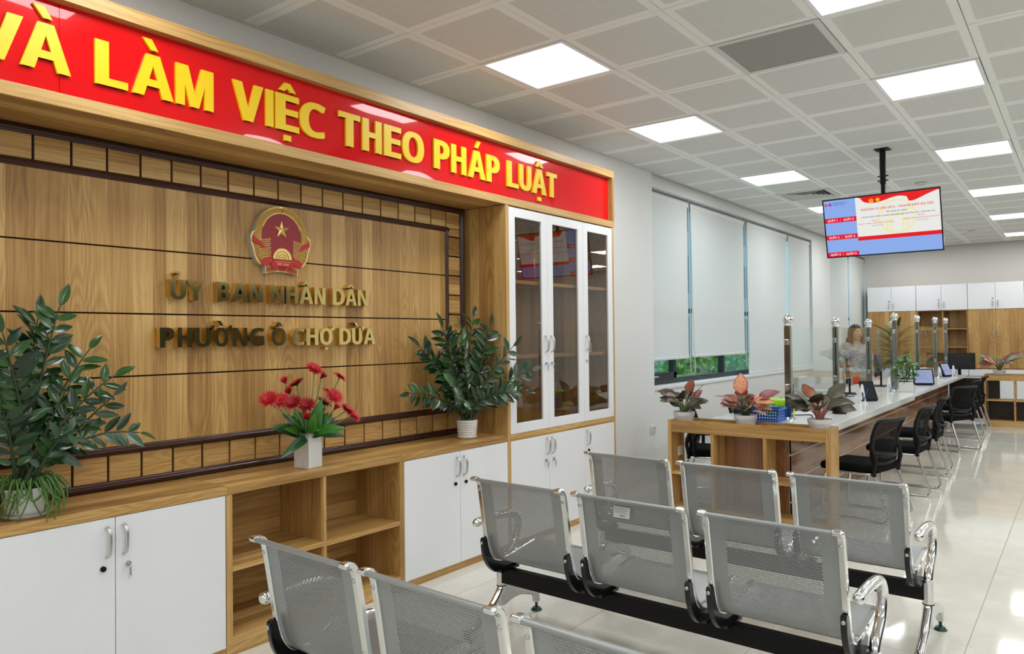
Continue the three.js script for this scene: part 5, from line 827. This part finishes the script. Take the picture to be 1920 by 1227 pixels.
{ // bushy plant in a white square pot
  reseed(71); const p = onTop(1698, 735), t = thing('pot_plant', 'bushy bright green plant in a square white pot on the counter', 'potted plant', K(p), 0.3);
  mesh('pot', join([lim(-0.075, 0.075, 0, 0.12, -0.075, 0.075, 0.006)]), M.ceramic, t); mesh('soil', box(0.13, 0.004, 0.13, 0, 0.122, 0), M.soil, t);
  const lg = leafGeo(0.075, 0.04, 0.3, 0.25), lm = [green(0.06, 0.22, 0.03), green(0.1, 0.32, 0.04), green(0.03, 0.13, 0.02)];
  for (let k = 0; k < 130; k++) { const a = rr(0, 6.28), y = rr(0, 1), r = 0.105 * Math.sqrt(Math.sin(Math.min(1, y * 0.9 + 0.12) * PI)) * rr(0.5, 1); const m = mesh('leaf', lg, lm[k % 3], t, [Math.cos(a) * r, 0.13 + y * 0.26, Math.sin(a) * r]); aim(m, V3(Math.cos(a), rr(-0.2, 1), Math.sin(a)), V3(Math.cos(a) * 0.4 + 0.2, 1, Math.sin(a) * 0.4 + 0.3)); m.scale.setScalar(rr(0.7, 1.1)); }
  for (let k = 0; k < 5; k++) mesh('stem', new THREE.TubeGeometry(curve([[0.02 * Math.cos(k), 0.12, 0.02 * Math.sin(k)], [0.04 * Math.cos(k * 1.3), 0.25, 0.04 * Math.sin(k * 1.3)], [0.06 * Math.cos(k * 1.3), 0.36, 0.06 * Math.sin(k * 1.3)]]), 8, 0.004, 6), zzStem, t);
}
{ // tall indoor palm behind the glass
  reseed(81); const t = thing('indoor_palm', 'tall indoor plant with long drooping leaves behind the glass screens', 'potted plant', [0.68, 0, -11.6]);
  mesh('pot', lathe([[0, 0], [0.15, 0], [0.2, 0.36], [0.185, 0.36], [0.17, 0.33], [0, 0.33]]), M.ceramic, t); mesh('soil', cyl(0.17, 0.17, 0.01, 20, 0, 0.33, 0), M.soil, t); mesh('trunk', cyl(0.018, 0.03, 0.85, 10, 0, 0.75, 0), std({ color: rgb(0.2, 0.15, 0.08), roughness: 0.9 }), t);
  const lg = leafGeo(0.5, 0.1, 0.35, 0.75, 0.65, 12), lm = [green(0.11, 0.13, 0.03), green(0.08, 0.12, 0.04), green(0.15, 0.15, 0.04)];
  for (let k = 0; k < 46; k++) { const a = k * 2.4, y = 0.85 + (k / 46) * 0.5, e = 0.15 + k / 46 * 1.15; const m = mesh('leaf', lg, lm[k % 3], t, [Math.cos(a) * 0.02, y, Math.sin(a) * 0.02]); aim(m, V3(Math.cos(a) * Math.cos(e), Math.sin(e), Math.sin(a) * Math.cos(e)), V3(-Math.cos(a) * Math.sin(e), Math.cos(e) + 0.05, -Math.sin(a) * Math.sin(e))); m.scale.setScalar(rr(0.8, 1.15)); }
}
aglaonema([1.3, TOP, -10.3], 'potted aglaonema with pale ochre leaves on the counter behind the glass', 0, ring(12, ['leafy', 'peach', 'leafy', 'ember'], 0.1, 0.9, 0.1, 0.2, 10, 1.1), 1.1, 46, rgb(0.2, 0.18, 0.06));
{ // blue basket with a green tissue pack in it
  const t = thing('plastic_basket', 'blue perforated plastic basket on the counter beside the first steel post', 'basket', [1.36, TOP, -2.585]), w = 0.3, d = 0.2, h = 0.105, bl = std({ color: rgb(0.02, 0.13, 0.55), roughness: 0.35 });
  const wall = (len, name, pos, ry) => { const s = poly([[-len / 2, 0], [len / 2, 0], [len / 2 + 0.012, h], [-len / 2 - 0.012, h]]); const nx = Math.round(len / 0.022); for (let i = 0; i < nx; i++) for (let j = 0; j < 4; j++) { const x = -len / 2 + 0.012 + i * (len - 0.024) / (nx - 1), y = 0.016 + j * 0.023, a = 0.006, b = 0.006; s.holes.push(new THREE.Path([[x - a, y - b], [x - a, y + b], [x + a, y + b], [x + a, y - b]].map((p) => new THREE.Vector2(...p)))); } mesh('wall', extr(s, 0.003), bl, t, pos, [0, ry, 0]); };
  wall(w, 'wall', [0, 0, d / 2 - 0.003], 0); wall(w, 'wall', [0, 0, -d / 2], 0); wall(d - 0.006, 'wall', [w / 2 - 0.003, 0, 0], PI / 2); wall(d - 0.006, 'wall', [-w / 2, 0, 0], PI / 2); mesh('bottom', lim(-w / 2 + 0.003, w / 2 - 0.003, 0, 0.004, -d / 2 + 0.003, d / 2 - 0.003), bl, t);
  const rim = []; for (const s of [-1, 1]) rim.push(rbox(w + 0.03, 0.012, 0.012, 0.003, 0, h, s * d / 2), rbox(0.012, 0.012, d + 0.012, 0.003, s * (w / 2 + 0.01), h, 0)); mesh('rim', join(rim), bl, t);
  const tt = canvasTex(256, 128, (g) => { g.fillStyle = '#a6e022'; g.fillRect(0, 0, 256, 128); g.fillStyle = '#c8f04a'; g.fillRect(0, 86, 256, 42); g.fillStyle = '#2c7a3c'; g.fillRect(40, 34, 70, 46); g.fillStyle = '#e8ffe0'; g.font = 'bold 22px sans-serif'; g.fillText('bless', 46, 54); g.fillText('you', 54, 74); g.fillStyle = '#5ca82c'; g.fillRect(130, 40, 80, 14); });
  const k = thing('tissue_pack', 'bright green pack of tissues standing behind the blue basket', 'tissue pack', [at(1462, 760, 'z', -2.92).x, TOP, -2.92], -0.1), g = rbox(0.22, 0.16, 0.12, 0.03, 0, 0.08, 0, 3), P = g.attributes.position; for (let i = 0; i < P.count; i++) { P.setY(i, P.getY(i) + 0.012 * Math.sin(P.getX(i) * 40) * (P.getY(i) > 0.13 ? 1 : 0)); } g.computeVertexNormals(); mesh('wrapper', g, std({ map: tt, roughness: 0.35 }), k); mesh('tissue', leafGeo(0.07, 0.07, 0.4, 0.2), M.plastic, k, [0.02, 0.155, 0], [0.2, 0.4, 0.9]).scale.set(0.6, 0.6, 0.6);
}
{ // grey document box on the staff side, phone, papers, cables
  const p = onTop(1500, 765); const t = thing('document_tray', 'tall grey stepped document box behind the counter glass', 'document box', [1.03, TOP, at(1506, 740, 'x', 1.03).z], 0);
  mesh('tall_bin', rbox(0.085, 0.24, 0.25, 0.004, -0.02, 0.12, 0), M.grey, t); mesh('low_bin', rbox(0.06, 0.14, 0.25, 0.004, 0.054, 0.07, 0), M.grey, t);
  const q = onTop(1365, 771), ph = thing('desk_phone', 'black desk phone with a grey display behind the planter trough', 'phone', [1.06, TOP + 0.012, -3.0], 0.4); mesh('body', rbox(0.19, 0.04, 0.18, 0.01, 0, 0.03, 0), M.black, ph, [0, 0, 0], [0.15, 0, 0]); mesh('handset', tube([[-0.075, 0.055, 0.09], [-0.075, 0.075, 0.05], [-0.075, 0.075, -0.05], [-0.075, 0.055, -0.09]], 0.017, 12, 10), M.black, ph); mesh('display', rbox(0.09, 0.05, 0.008, 0.003, 0.035, 0.075, -0.05), M.grey, ph, [0, 0, 0], [-0.5, 0, 0]);
  tag(mesh('paper_stack', rbox(0.3, 0.06, 0.21, 0.003), M.plastic, null, [1.15, TOP + 0.03, -5.3]), 'stack of white paper on the counter behind the glass', 'paper'); tag(mesh('document_folder', rbox(0.34, 0.012, 0.26, 0.003), M.grey, null, [1.15, TOP + 0.067, -5.3], [0, 0.2, 0]), 'grey folder lying on the stack of white paper', 'folder');
  const cb = (pts, l) => tag(mesh('cable', tube(pts, 0.0045, 40, 6), M.black), l, 'cable');
  const a = onTop(1618, 748), b = onTop(1655, 738); cb([[1.32, TOP + 0.006, -5.0], [1.42, TOP + 0.05, -5.15], [1.34, TOP + 0.008, -5.3], [1.4, TOP + 0.008, -5.45]], 'black cable looping on the counter behind the dark tablet'); cb([[1.38, TOP + 0.006, -6.0], [1.46, TOP + 0.03, -6.1], [1.4, TOP + 0.008, -6.3], [1.36, TOP + 0.008, -6.45]], 'black cable curling at the foot of a monitor stand');
  const c1 = onTop(1440, 790); cb([[1.62, TOP + 0.006, -3.05], [1.56, TOP + 0.006, -3.2], [1.45, TOP + 0.008, -3.1], [1.3, TOP + 0.006, -3.3]], 'thin black cable behind the first steel post');
  const kb = thing('keyboard', 'black keyboard on the counter behind the first glass screen', 'keyboard', [1.2, TOP, -3.6], PI / 2 - 0.1); mesh('case', rbox(0.44, 0.018, 0.14, 0.005, 0, 0.01, 0), M.black, kb); const keys = []; for (let i = 0; i < 15; i++) for (let j = 0; j < 5; j++) keys.push(box(0.022, 0.006, 0.019, -0.196 + i * 0.028, 0.021, -0.05 + j * 0.025)); mesh('keys', join(keys), M.blackGloss, kb).userData.kind = 'stuff';
  const ca = thing('desk_calendar', 'small desk picture in a black frame behind the counter glass', 'picture', K(onTop(1560, 773)), 0.6); const ct = canvasTex(64, 48, (g) => { g.fillStyle = '#3a2a5a'; g.fillRect(0, 0, 64, 48); g.fillStyle = '#e8c8c0'; g.fillRect(10, 14, 16, 20); g.fillStyle = '#b8a8e8'; g.fillRect(30, 20, 26, 22); g.fillStyle = '#d8783a'; g.fillRect(20, 6, 18, 8); });
  mesh('frame', rbox(0.16, 0.12, 0.012, 0.004, 0, 0.07, 0), M.black, ca, [0, 0, 0], [-0.3, 0, 0]); mesh('picture', new THREE.PlaneGeometry(0.14, 0.1).translate(0, 0.07, 0.0065), std({ map: ct, roughness: 0.4 }), ca, [0, 0, 0], [-0.3, 0, 0]); mesh('prop', rbox(0.05, 0.1, 0.006, 0.002, 0, 0.045, -0.055), M.black, ca, [0, 0, 0], [0.25, 0, 0]);
}
{ // staff chairs
  const c = makeChair(true); c.name = 'staff_chair'; c.userData.label = 'black mesh staff chair with armrests behind the planter shelf, next to the pier'; c.userData.group = 'staff chairs'; c.position.set(0.72, 0, -3.12); c.rotation.y = -PI / 2 + 0.25;
  dup(c, [0.7, 0, -4.35], -PI / 2 - 0.1, 'black mesh staff chair behind the green tissue pack'); dup(c, [0.62, 0, -6.6], -PI / 2 + 0.2, 'black mesh staff chair in front of the fourth window blind');
}

// ---------- the woman standing behind the counter ----------
function sdfGeo(f, cx, cy, cz, half, res) {
  const mc = new MarchingCubes(res, M.black, false, false, 400000); mc.isolation = 0; const s = mc.size, hs = mc.halfsize;
  for (let k = 0; k < s; k++) for (let j = 0; j < s; j++) for (let i = 0; i < s; i++) mc.field[k * mc.size2 + j * s + i] = -f(cx + (i - hs) / hs * half, cy + (j - hs) / hs * half, cz + (k - hs) / hs * half);
  mc.update(); let g = new THREE.BufferGeometry(); g.setAttribute('position', new THREE.Float32BufferAttribute(Array.from(mc.positionArray.slice(0, mc.count * 3)), 3)); g.scale(half, half, half).translate(cx, cy, cz); g = mergeVertices(g, 1e-5); g.computeVertexNormals(); return g;
}
const cap = (a, b, ra, rb, sx = 1, sz = 1) => { const ax = a[0], ay = a[1], az = a[2], dx = b[0] - ax, dy = b[1] - ay, dz = b[2] - az, L = dx * dx + dy * dy + dz * dz; return (x, y, z) => { const t = Math.max(0, Math.min(1, ((x - ax) * dx + (y - ay) * dy + (z - az) * dz) / L)); const px = (x - ax - dx * t) / sx, py = y - ay - dy * t, pz = (z - az - dz * t) / sz; return (Math.sqrt(px * px + py * py + pz * pz) - (ra + (rb - ra) * t)) * Math.min(sx, sz, 1); }; };
const smin = (a, b, k) => { const h = Math.max(k - Math.abs(a - b), 0) / k; return Math.min(a, b) - h * h * k * 0.25; };
const blend = (list, k) => (x, y, z) => { let d = 1e3; for (const f of list) d = smin(d, f(x, y, z), k); return d; };
{
  const t = thing('person', 'woman with long dark hair in a patterned blouse standing behind the counter glass', 'person', [0.6, 0, -9.02], 0.8);   // faces local +z
  // torso and limbs; local +x is her left
  const pelvis = [0, 0.84, 0], chest = [0, 1.16, 0.0], neck = [0, 1.33, 0.0], head = [0, 1.465, 0.03];
  const arm = (s, e, w) => [[s * 0.165, 1.265, 0], e, w];
  const [rs, re, rw] = arm(-1, [-0.25, 1.0, 0.0], [-0.2, 0.885, 0.2]), [ls, le, lw] = arm(1, [0.235, 1.0, -0.01], [0.2, 0.87, 0.16]);
  const torso = [cap(pelvis, [0, 1.0, 0], 0.145, 0.13, 1.15, 0.85), cap([0, 1.0, 0], chest, 0.13, 0.145, 1.1, 0.85), cap([-0.1, 1.255, 0], [0.1, 1.255, 0], 0.075, 0.075), cap([-0.07, 1.14, 0.07], [0.07, 1.14, 0.07], 0.08, 0.08)];
  const legs = [cap([-0.085, 0.82, 0], [-0.09, 0.45, 0.01], 0.098, 0.066), cap([-0.09, 0.45, 0.01], [-0.09, 0.07, -0.02], 0.06, 0.042), cap([0.085, 0.82, 0], [0.09, 0.45, 0.01], 0.098, 0.066), cap([0.09, 0.45, 0.01], [0.09, 0.07, -0.02], 0.06, 0.042)];
  const feet = [cap([-0.09, 0.045, -0.03], [-0.1, 0.035, 0.14], 0.042, 0.032), cap([0.09, 0.045, -0.03], [0.1, 0.035, 0.14], 0.042, 0.032)];
  const arms = [cap(rs, re, 0.056, 0.046), cap(re, rw, 0.044, 0.03), cap(ls, le, 0.056, 0.046), cap(le, lw, 0.044, 0.03)], neckB = cap([0, 1.27, -0.005], [0, 1.4, 0.015], 0.055, 0.052);
  const hand = (w, dir, s) => { const f = [], d = V3(...dir).normalize(), sd = V3(0, -1, 0).cross(d).normalize().multiplyScalar(s), P = (a, b, c) => [w[0] + d.x * a + sd.x * b, w[1] + d.y * a + sd.y * b - c, w[2] + d.z * a + sd.z * b]; f.push(cap(P(0, 0, 0), P(0.07, 0, 0.004), 0.026, 0.03)); [[-0.027, 0.055], [-0.009, 0.068], [0.009, 0.064], [0.027, 0.048]].forEach(([o, l]) => { f.push(cap(P(0.075, o, 0.006), P(0.08 + l * 0.5, o, 0.018), 0.0095, 0.009), cap(P(0.08 + l * 0.5, o, 0.018), P(0.082 + l * 0.7, o, 0.046), 0.009, 0.0075)); }); f.push(cap(P(0.02, 0.028, 0.004), P(0.06, 0.05, 0.02), 0.012, 0.0095), cap(P(0.06, 0.05, 0.02), P(0.085, 0.042, 0.036), 0.0095, 0.008)); return blend(f, 0.008); };
  const skin = std({ color: rgb(0.5, 0.3, 0.21), roughness: 0.55 }), body = blend([...torso, ...legs, ...feet, ...arms, neckB], 0.05);
  const hc = head, sk = [cap([hc[0], hc[1] + 0.02, hc[2] - 0.015], [hc[0], hc[1] + 0.03, hc[2] - 0.005], 0.083, 0.083, 0.92, 1.08), cap([0, hc[1] - 0.045, hc[2] + 0.025], [0, hc[1] - 0.07, hc[2] + 0.035], 0.06, 0.045, 1, 1), cap([0, hc[1] + 0.012, hc[2] + 0.088], [0, hc[1] - 0.018, hc[2] + 0.104], 0.008, 0.013), cap([-0.03, hc[1] - 0.02, hc[2] + 0.06], [0.03, hc[1] - 0.02, hc[2] + 0.06], 0.03, 0.03)];
  const skull = blend([...sk, neckB], 0.03), eyes = [-1, 1].map((s) => cap([s * 0.031, hc[1] + 0.008, hc[2] + 0.092], [s * 0.031, hc[1] + 0.008, hc[2] + 0.096], 0.014, 0.014)), lips = cap([-0.018, hc[1] - 0.055, hc[2] + 0.083], [0.018, hc[1] - 0.055, hc[2] + 0.083], 0.007, 0.007), ears = [-1, 1].map((s) => cap([s * 0.08, hc[1] + 0.02, hc[2] - 0.01], [s * 0.078, hc[1] - 0.02, hc[2] - 0.005], 0.014, 0.01));
  const headF = (x, y, z) => { let d = smin(skull(x, y, z), lips(x, y, z), 0.008); for (const e of ears) d = smin(d, e(x, y, z), 0.01); for (const e of eyes) d = Math.max(d, -e(x, y, z) - 0.004); return d; };
  const bodyG = mergeGeometries([sdfGeo(body, 0, 0.72, 0, 0.74, 96), sdfGeo(headF, 0, 1.45, 0.02, 0.17, 80), sdfGeo(hand(rw, [0.15, -0.35, 1], -1), rw[0], rw[1] - 0.03, rw[2] + 0.07, 0.14, 76), sdfGeo(hand(lw, [-0.1, -0.35, 1], 1), lw[0], lw[1] - 0.03, lw[2] + 0.07, 0.14, 76)]);
  mesh('body', bodyG, skin, t);
  const puff = blend([...torso, cap(rs, [-0.235, 1.06, 0], 0.062, 0.072), cap(ls, [0.225, 1.06, 0], 0.062, 0.072)], 0.05);
  const blouse = (x, y, z) => Math.max(puff(x, y, z) - 0.012 - 0.004 * Math.sin(y * 50 + x * 20) , 0.8 - y, y - 1.315 + Math.max(0, 0.07 - Math.hypot(x, z - 0.05)) * 0.8);
  const bg = sdfGeo(blouse, 0, 1.05, 0, 0.36, 84), bp = bg.attributes.position, uv = new Float32Array(bp.count * 2); for (let i = 0; i < bp.count; i++) { uv[i * 2] = Math.atan2(bp.getX(i), bp.getZ(i)) * 0.25 / 0.3; uv[i * 2 + 1] = bp.getY(i) / 0.3; } bg.setAttribute('uv', new THREE.BufferAttribute(uv, 2));
  const bt = canvasTex(256, 256, (g) => { g.fillStyle = '#c4c4cc'; g.fillRect(0, 0, 256, 256); reseed(91); for (let k = 0; k < 700; k++) { g.strokeStyle = ['#4a5878', '#6a7692', '#343c58', '#a8a4b4', '#8a6a72'][k % 5]; g.lineWidth = rr(2, 4); const x = rr(0, 256), y = rr(0, 256), a = rr(0, 6.3); g.beginPath(); g.moveTo(x, y); g.quadraticCurveTo(x + Math.cos(a) * 10, y + Math.sin(a) * 10, x + Math.cos(a + 0.7) * 18, y + Math.sin(a + 0.7) * 18); g.stroke(); } }); bt.wrapS = bt.wrapT = THREE.RepeatWrapping;
  mesh('blouse', bg, std({ map: bt, roughness: 0.85 }), t).userData.label = 'blue and white patterned blouse';
  const slacks = blend([cap(pelvis, [0, 0.86, 0], 0.15, 0.15, 1.15, 0.88), ...legs], 0.05); mesh('trousers', sdfGeo((x, y, z) => Math.max(slacks(x, y, z) - 0.012, y - 0.9, 0.09 - y), 0, 0.5, 0, 0.46, 72), std({ color: rgb(0.5, 0.45, 0.38), roughness: 0.9 }), t); mesh('shoes', sdfGeo((x, y, z) => Math.max(blend(feet, 0.02)(x, y, z) - 0.006, -y + 0.002), 0, 0.08, 0.05, 0.2, 56), M.black, t);
  const cover = [cap([0, hc[1] + 0.04, hc[2] - 0.03], [0, hc[1] + 0.05, hc[2] - 0.015], 0.094, 0.09, 0.98, 1.05), cap([0, hc[1] - 0.02, hc[2] - 0.075], [0, hc[1] - 0.24, hc[2] - 0.11], 0.075, 0.07, 1.2, 0.7), cap([-0.085, hc[1] + 0.02, hc[2] + 0.005], [-0.095, hc[1] - 0.22, hc[2] + 0.03], 0.028, 0.032), cap([0.085, hc[1] + 0.02, hc[2] + 0.005], [0.095, hc[1] - 0.22, hc[2] + 0.03], 0.028, 0.032), cap([-0.08, hc[1] - 0.1, hc[2] - 0.06], [-0.12, hc[1] - 0.27, hc[2] - 0.09], 0.035, 0.02)];
  const hairF = blend(cover, 0.03), face = cap([0, hc[1] + 0.03, hc[2] + 0.1], [0, hc[1] - 0.09, hc[2] + 0.11], 0.062, 0.062); mesh('hair', sdfGeo((x, y, z) => Math.max(hairF(x, y, z) + 0.003 * Math.sin(x * 160 + z * 60), -face(x, y, z)), 0, 1.37, -0.02, 0.26, 90), std({ color: rgb(0.012, 0.007, 0.006), roughness: 0.5 }), t);
  for (const s of [-1, 1]) { const e = mesh('eye', sphere(0.0105, s * 0.031, hc[1] + 0.008, hc[2] + 0.08, 10, 8), M.plastic, t); mesh('iris', sphere(0.005, s * 0.031, hc[1] + 0.008, hc[2] + 0.088, 8, 6), M.black, e); mesh('eyebrow', capped(new THREE.LineCurve3(V3(s * 0.018, hc[1] + 0.032, hc[2] + 0.096), V3(s * 0.045, hc[1] + 0.03, hc[2] + 0.085)), 0.0035, 2, 6), M.black, t); }
  mesh('lips', capped(new THREE.LineCurve3(V3(-0.017, hc[1] - 0.055, hc[2] + 0.09), V3(0.017, hc[1] - 0.055, hc[2] + 0.09)), 0.0055, 2, 8), std({ color: rgb(0.4, 0.08, 0.08), roughness: 0.5 }), t);
  const gl = []; for (const s of [-1, 1]) gl.push(new THREE.TorusGeometry(0.023, 0.0022, 6, 18).translate(s * 0.032, hc[1] + 0.005, hc[2] + 0.112), capped(new THREE.LineCurve3(V3(s * 0.055, hc[1] + 0.008, hc[2] + 0.11), V3(s * 0.085, hc[1] + 0.012, hc[2] - 0.01)), 0.002, 2, 6)); gl.push(capped(new THREE.LineCurve3(V3(-0.01, hc[1] + 0.006, hc[2] + 0.113), V3(0.01, hc[1] + 0.006, hc[2] + 0.113)), 0.002, 2, 6));
  t.updateMatrixWorld(true); const gp = t.position, glasses = mesh('spectacles', join(gl), M.steel, null, [gp.x, gp.y, gp.z], [0, t.rotation.y, 0]); tag(glasses, 'thin-rimmed spectacles worn by the woman', 'glasses');
  const cupP = V3(-0.185, 0.8, 0.31).applyMatrix4(t.matrixWorld), cup = thing('orange_bag', 'small red-orange pouch held in the woman\'s hand', 'pouch', [cupP.x, cupP.y - 0.1, cupP.z], 0.4); const pg = rbox(0.1, 0.13, 0.045, 0.018, 0, 0.065, 0, 3), pp = pg.attributes.position; for (let i = 0; i < pp.count; i++) pp.setX(i, pp.getX(i) * (1.1 - pp.getY(i) * 2.2)); pg.computeVertexNormals(); mesh('body', pg, std({ color: rgb(0.7, 0.06, 0.02), roughness: 0.5 }), cup); mesh('strap', tube([[-0.025, 0.12, 0], [-0.015, 0.155, 0], [0.015, 0.155, 0], [0.025, 0.12, 0]], 0.004, 12, 6), std({ color: rgb(0.6, 0.05, 0.02), roughness: 0.5 }), cup);
}

renderer.render(scene, camera);
